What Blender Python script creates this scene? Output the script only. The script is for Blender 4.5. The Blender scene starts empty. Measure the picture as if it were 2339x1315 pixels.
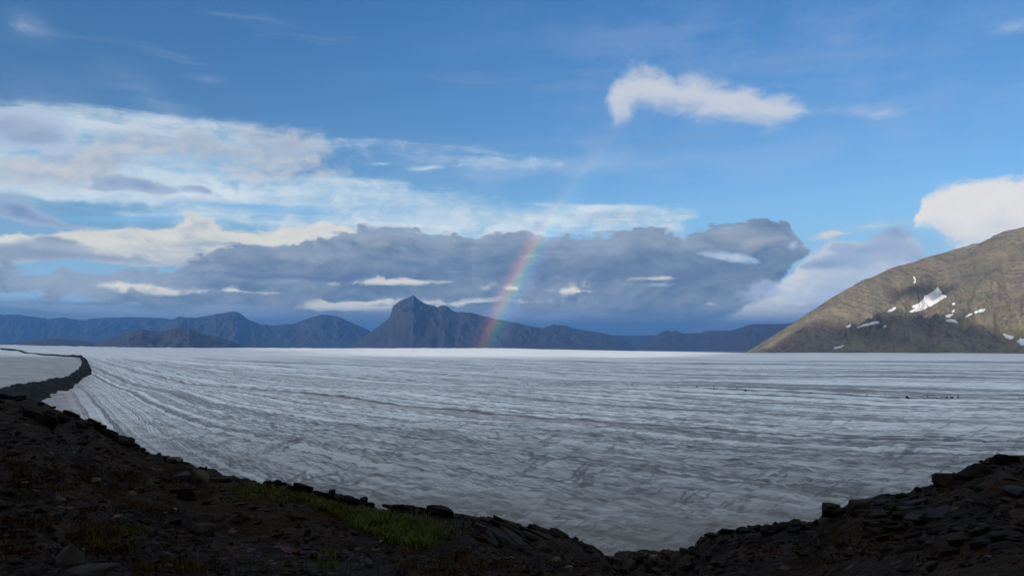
import bpy, bmesh, math, random
import numpy as np
from mathutils import Vector, Matrix, noise as mnoise
from mathutils.bvhtree import BVHTree

random.seed(7)
rng = np.random.default_rng(11)
R = math.radians
scene = bpy.context.scene
COL = scene.collection

# ------------------------------------------------------------------ camera
EYE = 40.0                     # metres above the near ice
FOC = 1836.0                   # focal length for a picture 2339 wide
Y0 = 785.0                     # row of the eye level
PITCH = math.atan((Y0 - 657.5) / FOC)
cam_d = bpy.data.cameras.new('camera')
cam_d.sensor_width = 36.0
cam_d.lens = 36.0 * FOC / 2339.0
cam_d.clip_start = 0.2
cam_d.clip_end = 300000.0
cam = bpy.data.objects.new('camera', cam_d)
COL.objects.link(cam)
cam.location = (0, 0, EYE)
cam.rotation_euler = (math.pi / 2 + PITCH, 0, 0)
scene.camera = cam


def ray(px, py):
    dx, dz = (px - 1169.5) / FOC, -(py - 657.5) / FOC
    c, s = math.cos(PITCH), math.sin(PITCH)
    v = Vector((dx, c - dz * s, s + dz * c))
    return v.normalized()


def azel(px, py):
    v = ray(px, py)
    return math.degrees(math.atan2(v.x, v.y)), math.degrees(math.asin(v.z))


def at_dist(px, py, d):
    """the point on the ray of a pixel at horizontal distance d from the camera"""
    v = ray(px, py)
    h = math.hypot(v.x, v.y)
    return Vector((v.x / h * d, v.y / h * d, EYE + v.z / h * d))


def on_level(px, py, z=0.0):
    v = ray(px, py)
    t = (z - EYE) / v.z
    return Vector((v.x * t, v.y * t, z))


# ------------------------------------------------------------------ light
SUN_AZ, SUN_EL = 217.5, 14.5          # the rainbow fixes both
SKY_STRENGTH = 0.1
HAZE_DENSITY = 2.2e-5
HAZE_TOP = 2300.0
sun_dir = Vector((math.sin(R(SUN_AZ)) * math.cos(R(SUN_EL)), math.cos(R(SUN_AZ)) * math.cos(R(SUN_EL)), math.sin(R(SUN_EL))))
sd = bpy.data.lights.new('sun', 'SUN')
sd.energy = 5.0
sd.angle = R(0.53)
sd.color = (1.0, 0.90, 0.76)
sun = bpy.data.objects.new('sun', sd)
COL.objects.link(sun)
sun.rotation_euler = sun_dir.to_track_quat('Z', 'Y').to_euler()

vs = scene.view_settings
vs.view_transform = 'Standard'
vs.look = 'None'
EXPO = 0.45
vs.exposure = EXPO
vs.gamma = 1.0
vs.use_curve_mapping = False
scene.cycles.use_denoising = True
scene.cycles.denoising_prefilter = 'ACCURATE'
scene.cycles.max_bounces = 4
scene.cycles.diffuse_bounces = 2
scene.cycles.glossy_bounces = 1
scene.cycles.volume_bounces = 1
scene.cycles.use_adaptive_sampling = True
scene.cycles.adaptive_threshold = 0.03
scene.cycles.transparent_max_bounces = 8


def lin(r, g, b):
    def f(c):
        c /= 255.0
        return c / 12.92 if c <= 0.04045 else ((c + 0.055) / 1.055) ** 2.4
    return (f(r), f(g), f(b))


# ------------------------------------------------------------------ node helper
class NT:
    def __init__(self, tree):
        self.t = tree
        self.n = tree.nodes
        self.l = tree.links

    def link(self, v, sock):
        if isinstance(v, bpy.types.NodeSocket):
            self.l.new(v, sock)
        elif v is not None:
            if isinstance(v, (tuple, list)) and sock.type == 'RGBA' and len(v) == 3:
                v = tuple(v) + (1.0,)
            sock.default_value = v

    def m(self, op, a, b=None, c=None, clamp=False):
        x = self.n.new('ShaderNodeMath')
        x.operation = op
        x.use_clamp = clamp
        for i, v in enumerate((a, b, c)):
            if v is not None:
                self.link(v, x.inputs[i])
        return x.outputs[0]

    def vm(self, op, a, b=None, c=None, out=0):
        x = self.n.new('ShaderNodeVectorMath')
        x.operation = op
        for i, v in enumerate((a, b, c)):
            if v is not None:
                if op == 'SCALE' and i == 1:
                    self.link(v, x.inputs['Scale'])
                else:
                    self.link(v, x.inputs[i])
        return x.outputs['Value' if out else 'Vector']

    def dot(self, a, b):
        return self.vm('DOT_PRODUCT', a, b, out=1)

    def add(self, a, b): return self.m('ADD', a, b)
    def sub(self, a, b): return self.m('SUBTRACT', a, b)
    def mul(self, a, b, clamp=False): return self.m('MULTIPLY', a, b, clamp=clamp)
    def mad(self, a, b, c): return self.m('MULTIPLY_ADD', a, b, c)

    def xyz(self, v):
        x = self.n.new('ShaderNodeSeparateXYZ')
        self.link(v, x.inputs[0])
        return x.outputs[0], x.outputs[1], x.outputs[2]

    def vec(self, x, y, z=0.0):
        c = self.n.new('ShaderNodeCombineXYZ')
        for i, v in enumerate((x, y, z)):
            self.link(v, c.inputs[i])
        return c.outputs[0]

    def noise(self, v, scale=1.0, detail=6.0, rough=0.55, dist=0.0, lac=2.0, color=False, kind='FBM'):
        x = self.n.new('ShaderNodeTexNoise')
        x.noise_type = kind
        self.link(v, x.inputs['Vector'])
        x.inputs['Scale'].default_value = scale
        x.inputs['Detail'].default_value = detail
        x.inputs['Roughness'].default_value = rough
        x.inputs['Lacunarity'].default_value = lac
        x.inputs['Distortion'].default_value = dist
        return x.outputs['Color' if color else 0]

    def voro(self, v, scale=1.0, feature='F1', out='Distance', rand=1.0):
        x = self.n.new('ShaderNodeTexVoronoi')
        x.feature = feature
        self.link(v, x.inputs['Vector'])
        x.inputs['Scale'].default_value = scale
        x.inputs['Randomness'].default_value = rand
        return x.outputs[out]

    def step(self, v, lo, hi, a=0.0, b=1.0):
        x = self.n.new('ShaderNodeMapRange')
        x.interpolation_type = 'SMOOTHSTEP'
        for i, q in enumerate((v, lo, hi, a, b)):
            self.link(q, x.inputs[i])
        return x.outputs[0]

    def ramp(self, v, stops, interp='LINEAR'):
        x = self.n.new('ShaderNodeValToRGB')
        self.link(v, x.inputs[0])
        cr = x.color_ramp
        cr.interpolation = interp
        while len(cr.elements) < len(stops):
            cr.elements.new(0.5)
        for e, (p, c) in zip(cr.elements, stops):
            e.position = p
            e.color = tuple(c) + (1.0,) if len(c) == 3 else c
        return x.outputs[0]

    def mix(self, f, a, b, mode='MIX', clampf=True):
        x = self.n.new('ShaderNodeMix')
        x.data_type = 'RGBA'
        x.blend_type = mode
        x.clamp_factor = clampf
        self.link(f, x.inputs[0])
        self.link(a, x.inputs[6])
        self.link(b, x.inputs[7])
        return x.outputs[2]

    def tmap(self, v, loc, rot, scale):
        x = self.n.new('ShaderNodeMapping')
        x.vector_type = 'TEXTURE'
        self.link(v, x.inputs[0])
        x.inputs['Location'].default_value = loc
        x.inputs['Rotation'].default_value = (0, 0, rot)
        x.inputs['Scale'].default_value = scale
        return x.outputs[0]

    def rmap(self, v, rot, scale, loc=(0, 0, 0)):
        return self.pmap(self.pmap(v, (1, 1, 1), (0, 0, 0), rot), scale, loc)

    def pmap(self, v, scale, loc=(0, 0, 0), rot=0.0):
        x = self.n.new('ShaderNodeMapping')
        self.link(v, x.inputs[0])
        x.inputs['Location'].default_value = loc
        x.inputs['Rotation'].default_value = (0, 0, rot)
        x.inputs['Scale'].default_value = scale
        return x.outputs[0]


# ------------------------------------------------------------------ sky
world = bpy.data.worlds.new('World')
scene.world = world
world.use_nodes = True
world.cycles.sampling_method = 'NONE'      # no sun in it: rays find the even sky by themselves
W = NT(world.node_tree)
W.n.clear()
geo = W.n.new('ShaderNodeTexCoord')
dirv = W.vm('NORMALIZE', geo.outputs['Generated'])
sky = W.n.new('ShaderNodeTexSky')
sky.sky_type = 'NISHITA'
sky.sun_disc = False
sky.sun_elevation = R(SUN_EL)
sky.sun_rotation = R(SUN_AZ)
sky.altitude = 600
sky.air_density = 1.0
sky.dust_density = 0.4
sky.ozone_density = 1.6
dx, dy, dz = W.xyz(dirv)
W.link(dirv, sky.inputs['Vector'])
AZ = W.mul(W.m('ARCTAN2', dx, dy), 180 / math.pi)
EL = W.mul(W.m('ARCSINE', dz), 180 / math.pi)
Q = W.vec(AZ, EL, 0.0)


def K(r, g, b, k=1.0):
    """cloud colour as seen, in sky units"""
    return tuple(c * k / SKY_STRENGTH / 2 ** EXPO for c in lin(r, g, b))


def field(vec, blobs, base=None):
    """sum of soft elongated patches: (px, py, half width px, half height px, tilt deg, weight)"""
    acc = base
    for (px, py, a, b, rot, w) in blobs:
        u0, v0 = azel(px, py)
        k = math.degrees(1 / FOC) * math.cos(R(u0)) ** 1.6
        a, b, c_, s_ = a * k * 2.4, b * k * 2.4, math.cos(R(rot)), math.sin(R(rot))
        if abs(rot) < 4:
            t = W.vm('MULTIPLY_ADD', vec, (1 / a, 1 / b, 0), (-u0 / a, -v0 / b, 0))
        else:
            x_ = W.dot(vec, (c_ / a, s_ / a, -(c_ * u0 + s_ * v0) / a))
            y_ = W.dot(vec, (-s_ / b, c_ / b, -(-s_ * u0 + c_ * v0) / b))
            t = W.vec(x_, y_, 0.0)
        g_ = W.n.new('ShaderNodeTexGradient')
        g_.gradient_type = 'QUADRATIC_SPHERE'
        W.link(t, g_.inputs[0])
        e = g_.outputs['Fac']
        acc = W.mul(e, w) if acc is None else W.mad(e, w, acc)
    return acc


col = sky.outputs[0]
# a little lift of the blue overhead, as the air behind the rain shows
col = W.mix(1.0, col, W.mix(W.step(EL, 8, 26), (0.44, 0.64, 0.82), (0.34, 0.65, 0.93)), 'MULTIPLY')
col = W.mix(W.step(EL, 11, 3), col, K(132, 172, 208))

# shared cloud texture: a warp and four noises, in degrees of azimuth and elevation
def split(n):
    sc_ = W.n.new('ShaderNodeSeparateColor')
    W.link(n, sc_.inputs[0])
    return sc_.outputs[0], sc_.outputs[1]


w1x, w1y = split(W.noise(W.pmap(Q, (0.16, 0.30, 1), (5, 2, 0)), 1.0, 5, 0.6, color=True))
VA = W.mad(W.sub(w1x, 0.5), 4.2, AZ)
VE = W.mad(W.sub(w1y, 0.5), 1.7, EL)
VQ = W.vec(VA, VE, 0.0)
LA = W.mad(W.sub(w1x, 0.5), 1.6, AZ)
LE_ = W.mad(W.sub(w1y, 0.5), 0.7, EL)
LQ = W.vec(LA, LE_, 0.0)                                                   # gently warped, for edges that stay put
NBv = W.pmap(VQ, (0.20, 0.36, 1), (33, 8, 0))
NB = W.sub(W.noise(NBv, 1.0, 9, 0.61), 0.5)                                # billows
NB2 = W.sub(W.noise(W.vm('ADD', NBv, (-0.16, 0.22, 0)), 1.0, 3, 0.5), 0.5)
NPv = W.pmap(VQ, (0.62, 1.05, 1), (12, 5, 0))
NP = W.sub(W.noise(NPv, 1.0, 7, 0.60), 0.5)                                # puffs
NP2 = W.sub(W.noise(W.vm('ADD', NPv, (-0.22, 0.30, 0)), 1.0, 2, 0.5), 0.5)
LIT = W.step(W.mad(W.sub(NP, NP2), .55, W.sub(NB, NB2)), -0.22, 0.22)                                  # side of a billow that looks to the light
NS = W.sub(W.noise(W.pmap(VQ, (0.055, 0.62, 1), (7, 1, 0), R(2)), 1.0, 8, 0.56), 0.5)     # flat streaks
NH = W.sub(W.noise(W.pmap(VQ, (0.035, 0.50, 1), (0, 3, 0), R(5)), 1.0, 8, 0.58), 0.5)     # high streaks


def tied(v, e):
    """the same coordinates, tied to the colour so far, so the layers are worked out one after the other"""
    tie = W.n.new('ShaderNodeSeparateColor')
    W.link(col, tie.inputs[0])
    return W.vec(W.mad(tie.outputs[0], 1e-12, v), e, 1.0)


def band(vec_u, vec_e, top, bot, st, sb):
    """how far inside a bank a direction lies; its upper and lower edges are given as skylines"""
    xs = sorted(set([q[0] for q in top] + [q[0] for q in bot]))
    if len(xs) > 29:
        xs = list(np.linspace(xs[0], xs[-1], 29))
    us, tv, bv = [], [], []
    for x in xs:
        yt, yb = float(np.interp(x, [q[0] for q in top], [q[1] for q in top])), float(np.interp(x, [q[0] for q in bot], [q[1] for q in bot]))
        us.append(azel(x, (yt + yb) / 2)[0])
        tv.append(azel(x, yt)[1] / 30)
        bv.append(azel(x, yb)[1] / 30)
    us = [us[0] - .9] + us + [us[-1] + .9]          # both ends close
    tv = [tv[0] - .12] + tv + [tv[-1] - .12]
    bv = [bv[0] + .12] + bv + [bv[-1] + .12]
    u0, u1 = us[0], us[-1]
    p_ = W.mad(vec_u, 1 / (u1 - u0), -u0 / (u1 - u0))
    rp = W.ramp(p_, [((u - u0) / (u1 - u0), (t_, b_, 0)) for u, t_, b_ in zip(us, tv, bv)])
    sc_ = W.n.new('ShaderNodeSeparateColor')
    W.link(rp, sc_.inputs[0])
    ev = W.mul(vec_e, 1 / 30)
    below = W.sub(sc_.outputs[0], ev)
    above = W.sub(ev, sc_.outputs[1])
    return W.m('MINIMUM', W.mul(below, 30 / st), W.mul(above, 30 / sb)), below


def tie_az(v):
    tie = W.n.new('ShaderNodeSeparateColor')
    W.link(col, tie.inputs[0])
    return W.mad(tie.outputs[0], 1e-12, v)


def bank(col, top, bot, cols, st=.7, sb=1.2, nb=2.2, ns=0.0, lo=-.1, hi=.35, alpha=.97, lit=.5, grad=(0.0, .12), cn=.25, warp=True):
    """a bank of cloud between two skylines. colours: upper, lower, lit side"""
    d, below = band(tie_az(VA if warp else LA), VE if warp else LE_, top, bot, st, sb)
    d = W.mad(NP, nb * .62, W.mad(NB, nb, d))
    if ns:
        d = W.mad(NS, ns, d)
    a = W.step(d, lo, hi)
    c = W.mix(W.step(W.mad(NP, cn * .9, W.mad(NB, cn, W.mad(NS, cn, below))), grad[0], grad[1]), cols[0], cols[1])
    if lit:
        c = W.mix(W.mul(LIT, lit), c, cols[2])
    return W.mix(W.mul(a, alpha), col, c)


def layer(col, blobs, cols, nb=1.5, ns=0.0, lo=0.30, hi=0.55, alpha=0.97, core=(0.6, 1.3), lit=0.5, cn=0.8):
    """loose scraps of cloud. colours: thin, thick, lit side"""
    f = field(tied(VA, VE), blobs)
    n_ = W.mad(NP, nb * .55, W.mul(NB, nb))
    if ns:
        n_ = W.mad(NS, ns, n_)
    d = W.mad(n_, W.m('MINIMUM', W.mul(f, 2.5), 1.0), f)
    a = W.step(d, lo, hi)
    c = W.mix(W.step(W.mad(NB, cn, f), core[0], core[1]), cols[0], cols[1])
    if lit:
        c = W.mix(W.mul(LIT, lit), c, cols[2])
    return W.mix(W.mul(a, alpha), col, c)


# --- outside the view broken cloud goes on, made denser and brighter to light the ice
far_n = W.noise(W.pmap(Q, (0.035, 0.075, 1), (31, 7, 0)), 1.0, 6, 0.58)
side = W.m('MAXIMUM', W.step(W.m('ABSOLUTE', AZ), 35, 55), W.step(EL, 27, 45))
far_a = W.mul(W.step(far_n, 0.40, 0.52), side)
col = W.mix(W.mul(far_a, 0.92), col, W.mix(W.step(far_n, 0.50, 0.66), K(246, 246, 246), K(222, 226, 232)))

# --- thin high veil
f = field(tied(VA, VE), [(1850, 60, 600, 110, 0, .5), (75, 60, 50, 30, 0, .6), (350, 235, 90, 34, -25, .8), (60, 215, 120, 40, 0, .7),
                         (1330, 340, 80, 220, -25, .4), (1950, 250, 420, 90, 0, .5), (455, 178, 30, 8, 0, .5), (1100, 410, 600, 60, 0, .7), (2150, 600, 220, 100, 0, .7)])
col = W.mix(W.m('MINIMUM', W.mul(W.mul(f, W.step(W.add(NH, NB), -0.22, 0.24)), 0.42), 1.0), col, K(188, 200, 222))

# --- high sheet over the left half, in two tiers, streaked towards the right
SHEET = (K(160, 192, 218), K(200, 214, 226), K(206, 219, 228))


def sheet(col, top, bot, st, sb, lo, hi, alpha):
    d, below = band(tie_az(LA), LE_, top, bot, st, sb)
    d = W.mad(NP, 1.1, W.mad(NH, 4.6, W.mad(NB, 1.8, W.m('MINIMUM', d, 1.5))))
    return W.mix(W.mul(W.step(d, lo, hi), alpha), col, W.mix(W.step(W.mad(NP, .6, W.mad(NB, .6, NH)), -.16, .20), SHEET[0], SHEET[2]))


col = sheet(col, [(-400, 210), (0, 226), (80, 236), (300, 258), (500, 280), (700, 298), (900, 308), (1050, 328), (1180, 346), (1250, 362), (1290, 376)],
            [(-400, 540), (0, 520), (400, 500), (640, 430), (760, 345), (880, 338), (1000, 350), (1250, 374), (1290, 370)], 1.0, 1.2, -.2, 1.5, .92)
col = sheet(col, [(150, 500), (300, 455), (450, 420), (650, 388), (760, 384), (900, 404), (1050, 428), (1150, 442), (1300, 452), (1450, 462), (1550, 474), (1600, 490)],
            [(150, 495), (300, 530), (600, 540), (1000, 545), (1560, 545), (1600, 488)], .8, 1.0, -.2, 1.3, .93)
col = layer(col, [(985, 384, 50, 8, 0, 1.1), (870, 373, 46, 6, 0, .9), (1062, 380, 18, 5, 0, .7), (1980, 520, 120, 18, 0, .9), (560, 472, 230, 5, 0, .1)], (SHEET[0], SHEET[2], SHEET[2]), nb=1.2, lo=.3, hi=.8, alpha=.85, lit=0)
f = field(tied(LA, LE_), [(560, 470, 230, 9, 0, .9), (280, 499, 180, 10, 4, 1.1), (700, 487, 130, 6, 0, .7)])
col = W.mix(W.mul(W.step(W.mad(NH, 1.2, f), .1, .9), 0.8), col, K(118, 176, 220))

# --- greyish middle clouds, upper left
col = layer(col, [(60, 385, 120, 42, 0, 1.15), (215, 382, 80, 26, 0, 1.0), (330, 330, 170, 40, 0, .6), (560, 350, 260, 42, 0, .72), (700, 325, 100, 36, -8, .7), (640, 390, 140, 26, 0, .6)],
            (K(146, 167, 194), K(172, 182, 198), K(204, 205, 207)), nb=2.2, lo=.15, hi=.9, alpha=.9, lit=.6)
col = layer(col, [(30, 292, 120, 52, 0, 1.7), (110, 318, 60, 22, 0, .6)], (K(172, 190, 214), K(142, 162, 192), K(176, 190, 212)), nb=1.5, lo=.3, hi=.65, alpha=.9, lit=.3)
col = layer(col, [(340, 427, 70, 15, 0, 1.05), (255, 415, 60, 20, 0, .65), (455, 432, 24, 9, 0, .8), (30, 482, 70, 36, 0, 1.2), (140, 518, 110, 13, -8, .85)],
            (K(150, 172, 200), K(112, 138, 178), K(150, 170, 200)), nb=1.4, ns=.5, lo=.34, hi=.7, alpha=.88, lit=.25)

# --- cream cumulus band on the left
col = bank(col, [(-400, 530), (0, 538), (100, 542), (180, 524), (330, 518), (400, 512), (435, 494), (470, 500), (520, 524), (600, 512), (700, 506), (760, 502), (830, 520), (900, 545), (960, 580)],
           [(-400, 610), (0, 606), (300, 610), (600, 615), (800, 600), (940, 580), (960, 576)],
           (K(204, 206, 204), K(160, 175, 192), K(220, 219, 212)), st=.55, sb=.9, nb=2.6, ns=1.0, lo=-.05, hi=.5, lit=.5, grad=(.02, .10))
col = layer(col, [(40, 580, 110, 24, 0, 1.05), (250, 592, 280, 16, 0, 1.0), (130, 556, 46, 11, -6, 1.15), (620, 562, 130, 14, 0, .9)], (K(146, 165, 188), K(112, 136, 168), K(166, 180, 197)), nb=1.2, ns=.8, lo=.3, hi=.85, alpha=.85, lit=.25)

# --- the low grey bank that runs the whole width above the peaks
col = bank(col, [(-400, 612), (0, 604), (180, 614), (300, 614), (420, 604), (490, 566), (520, 546), (560, 544), (620, 552), (700, 550), (790, 546), (815, 520), (840, 500), (900, 512), (960, 527), (1050, 530), (1130, 534), (1200, 545), (1240, 524), (1330, 532), (1410, 536), (1480, 514), (1530, 526), (1550, 550), (1566, 503), (1640, 503), (1672, 520), (1704, 507), (1790, 499), (1850, 518), (1868, 560), (1880, 620)],
           [(-400, 690), (100, 690), (300, 700), (480, 715), (700, 750), (1000, 770), (1600, 770), (1700, 705), (1780, 662), (1820, 625), (1850, 588), (1868, 556), (1880, 540)],
           (K(136, 156, 180), K(94, 121, 153), K(160, 174, 191)), st=.95, sb=1.2, nb=3.0, ns=.3, lo=-.05, hi=.28, alpha=.97, lit=.36, grad=(-.03, .08), cn=.26, warp=False)
# --- paler heads and breaks in it
col = layer(col, [(1655, 530, 70, 22, 0, .8), (1765, 548, 80, 26, 0, .95), (1250, 560, 160, 20, 0, .6), (900, 560, 140, 22, 0, .6), (1450, 548, 120, 20, 0, .6), (700, 585, 200, 16, 0, .6)],
            (K(140, 158, 180), K(164, 172, 184), K(186, 190, 195)), nb=1.8, ns=.6, lo=.3, hi=1.0, alpha=.6, lit=.5)
col = layer(col, [(1685, 590, 50, 16, -18, 1.0), (1556, 540, 14, 22, 20, .9), (1610, 580, 30, 9, 0, .6), (1820, 560, 18, 20, 0, .7), (1500, 655, 60, 8, 0, .6)],
            (K(150, 182, 214), K(186, 204, 220), K(206, 214, 220)), nb=1.6, lo=.3, hi=.8, alpha=.85, lit=.4)
# --- darker streaks low in the bank
col = layer(col, [(1150, 625, 500, 16, 0, .75), (600, 630, 340, 11, 0, 1.0), (1560, 640, 160, 26, 0, .7), (1250, 715, 500, 16, 0, .6)],
            (K(96, 120, 158), K(88, 112, 152), K(118, 138, 170)), nb=.9, ns=1.3, lo=.3, hi=1.0, alpha=.75, lit=.2)
# --- right of the bank: a paler sheet and dark wisps on it
col = bank(col, [(1600, 765), (1650, 735), (1700, 690), (1780, 645), (1850, 590), (1900, 560), (2000, 548), (2060, 524), (2100, 556), (2200, 590), (2320, 640)],
           [(1600, 760), (1650, 775), (1800, 790), (2200, 790), (2320, 660)],
           (K(192, 200, 210), K(158, 178, 204), K(206, 209, 212)), st=.8, sb=1.5, nb=2.4, lo=-.1, hi=.6, alpha=.92, lit=.4, grad=(.01, .10))
col = layer(col, [(1990, 578, 110, 26, 0, 1.1), (1905, 608, 64, 11, 0, 1.3), (2040, 538, 36, 24, 0, 1.2), (1740, 655, 90, 22, 10, 1.0), (1820, 700, 120, 18, 0, .8), (2120, 590, 60, 20, 0, .8)],
            (K(150, 172, 202), K(122, 150, 190), K(160, 178, 206)), nb=1.5, ns=.3, lo=.35, hi=.75, alpha=.85, lit=.3)
# --- lit gaps and tops
col = layer(col, [(290, 650, 190, 15, 0, 1.3), (920, 645, 180, 10, 0, 1.25), (800, 690, 110, 14, 0, 1.15), (1170, 662, 90, 13, 0, 1.15), (1320, 664, 80, 20, 0, 1.25),
                  (1630, 692, 34, 16, 0, 1.2), (1080, 690, 160, 9, 0, .8), (1500, 640, 110, 8, 0, .75), (560, 668, 120, 8, 0, .8), (1450, 712, 120, 8, 0, .75), (1925, 533, 80, 17, 0, 1.25), (770, 706, 120, 6, 0, .85), (1690, 588, 60, 14, -20, .55), (1470, 752, 60, 9, 0, .6)],
            (K(172, 184, 199), K(208, 207, 202), K(222, 219, 210)), nb=2.2, ns=1.6, lo=.42, hi=.95, alpha=.9, lit=.5)
# --- dim streaked air under the bank
f = field(tied(LA, LE_), [(150, 705, 480, 30, 0, 1.1), (1200, 750, 900, 26, 0, 1.0), (500, 760, 800, 36, 0, 1.0)])
col = W.mix(W.mul(W.step(W.mad(NS, 2.4, f), .2, .9), .85), col, W.mix(W.step(NS, -.08, .12), K(92, 124, 164), K(132, 154, 184)))
col = W.mix(W.mul(W.step(W.mad(NS, 1.4, EL), 3.6, 1.4), .55), col, K(92, 125, 163))
# --- the bright heap behind the mountain on the right, and the lone cloud in the blue
col = bank(col, [(2070, 530), (2095, 492), (2120, 442), (2160, 414), (2220, 402), (2280, 399), (2310, 406), (2339, 399), (2600, 395)],
           [(2070, 522), (2120, 540), (2200, 592), (2339, 620), (2600, 640)],
           (K(218, 218, 218), K(196, 202, 214), K(228, 227, 224)), st=.8, sb=2.2, nb=2.2, lo=-.05, hi=.75, lit=.4, grad=(.03, .16))
col = bank(col, [(1378, 240), (1392, 200), (1410, 172), (1440, 150), (1480, 142), (1520, 156), (1545, 178), (1580, 160), (1620, 165), (1660, 186), (1700, 190), (1740, 206), (1790, 208), (1820, 226), (1850, 262)],
           [(1378, 232), (1405, 290), (1425, 282), (1455, 252), (1500, 258), (1560, 266), (1640, 275), (1700, 286), (1760, 296), (1800, 288), (1850, 256)],
           (K(204, 208, 216), K(186, 195, 213), K(212, 214, 218)), warp=False, st=1.1, sb=1.2, nb=2.2, lo=-.3, hi=1.1, alpha=.84, lit=.45, grad=(.02, .14))
col = layer(col, [(2000, 252, 90, 17, 0, 1.1), (1870, 250, 90, 16, 0, .4), (2310, 62, 70, 28, 0, .8), (75, 60, 45, 26, 0, .7)], (K(160, 182, 214), K(192, 200, 215), K(208, 211, 217)), nb=1.2, lo=.2, hi=1.1, alpha=.6, lit=.3)

# the clouds are seen through the haze: what it takes from them and adds is allowed for
tr_ = W.m('EXPONENT', W.m('DIVIDE', -HAZE_DENSITY * HAZE_TOP, W.m('MAXIMUM', dz, 0.045)))
hz = W.mul(W.sub(1.0, tr_), 0.85)
col = W.mix(1.0, col, W.mix(hz, (0, 0, 0), K(62, 106, 160)), 'SUBTRACT')
col = W.mix(1.0, col, W.vec(W.m('DIVIDE', 1.0, tr_), W.m('DIVIDE', 1.0, tr_), W.m('DIVIDE', 1.0, tr_)), 'MULTIPLY')
col = W.mix(1.0, col, K(40, 60, 95), 'LIGHTEN')
# below the horizon the world repeats the dim grey of the bank
col = W.mix(W.step(EL, -0.5, -3.0), col, K(90, 110, 140))
bg = W.n.new('ShaderNodeBackground')
W.link(col, bg.inputs['Color'])
bg.inputs['Strength'].default_value = SKY_STRENGTH
wo = W.n.new('ShaderNodeOutputWorld')
W.l.new(bg.outputs[0], wo.inputs['Surface'])

# ------------------------------------------------------------------ numpy noise
_perm = rng.permutation(4096)
_gang = rng.random(4096) * 2 * math.pi
_gx, _gy = np.cos(_gang), np.sin(_gang)


def gnoise(x, y, seed=0):
    xi, yi = np.floor(x).astype(np.int64), np.floor(y).astype(np.int64)
    xf, yf = x - xi, y - yi

    def g(ix, iy, fx, fy):
        h = _perm[(ix + seed * 131 + _perm[(iy + seed * 17) & 4095]) & 4095]
        return _gx[h] * fx + _gy[h] * fy
    u, v = xf * xf * xf * (xf * (xf * 6 - 15) + 10), yf * yf * yf * (yf * (yf * 6 - 15) + 10)
    a = g(xi, yi, xf, yf) * (1 - u) + g(xi + 1, yi, xf - 1, yf) * u
    b = g(xi, yi + 1, xf, yf - 1) * (1 - u) + g(xi + 1, yi + 1, xf - 1, yf - 1) * u
    return (a * (1 - v) + b * v) * 1.5


def fbm(x, y, oct=5, rough=0.5, seed=0, ridged=False):
    s, amp, tot = np.zeros_like(x), 1.0, 0.0
    for o in range(oct):
        n = gnoise(x * 2 ** o + 17.3 * o, y * 2 ** o - 9.1 * o, seed + o)
        s += amp * ((1 - 2 * np.abs(n)) if ridged else n)
        tot += amp
        amp *= rough
    return s / tot


def sstep(x, a, b):
    t = np.clip((x - a) / (b - a), 0, 1)
    return t * t * (3 - 2 * t)


# ------------------------------------------------------------------ object helpers
def tag(o, label=None, cat=None, group=None, kind=None):
    if label: o['label'] = label
    if cat: o['category'] = cat
    if group: o['group'] = group
    if kind: o['kind'] = kind
    return o


def link_mesh(name, me, mat=None, parent=None):
    o = bpy.data.objects.new(name, me)
    COL.objects.link(o)
    if mat and not me.materials:
        me.materials.append(mat)
    if parent:
        o.parent = parent
    return o


def empty(name, loc, rz=0.0):
    o = bpy.data.objects.new(name, None)
    o.empty_display_size = 0.1
    COL.objects.link(o)
    o.location = loc
    o.rotation_euler = (0, 0, rz)
    return o


def grid_mesh(name, X, Y, Z, smooth=True, flip=False):
    nr, nc = X.shape
    co = np.stack([X, Y, Z], -1).reshape(-1, 3).astype(np.float32)
    i = np.arange(nr * nc).reshape(nr, nc)
    q = np.stack([i[:-1, :-1], i[:-1, 1:], i[1:, 1:], i[1:, :-1]], -1).reshape(-1, 4)
    if flip:
        q = q[:, ::-1]
    me = bpy.data.meshes.new(name)
    me.vertices.add(len(co))
    me.vertices.foreach_set('co', co.ravel())
    me.loops.add(q.size)
    me.loops.foreach_set('vertex_index', q.ravel().astype(np.int32))
    me.polygons.add(len(q))
    me.polygons.foreach_set('loop_start', np.arange(0, q.size, 4, dtype=np.int32))
    me.polygons.foreach_set('loop_total', np.full(len(q), 4, dtype=np.int32))
    me.polygons.foreach_set('use_smooth', np.full(len(q), smooth, dtype=bool))
    me.update(calc_edges=True)
    return me


def new_mat(name):
    m = bpy.data.materials.new(name)
    m.use_nodes = True
    t = NT(m.node_tree)
    t.n.clear()
    out = t.n.new('ShaderNodeOutputMaterial')
    b = t.n.new('ShaderNodeBsdfPrincipled')
    t.l.new(b.outputs[0], out.inputs['Surface'])
    t.bsdf, t.out = b, out
    b.inputs['Specular IOR Level'].default_value = 0.25
    b.inputs['Roughness'].default_value = 0.85
    return m, t


def bump(t, h, strength=0.5, dist=1.0):
    b = t.n.new('ShaderNodeBump')
    b.inputs['Strength'].default_value = strength
    b.inputs['Distance'].default_value = dist
    t.link(h, b.inputs['Height'])
    t.l.new(b.outputs[0], t.bsdf.inputs['Normal'])


def pos(t):
    return t.n.new('ShaderNodeNewGeometry').outputs['Position']


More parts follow.
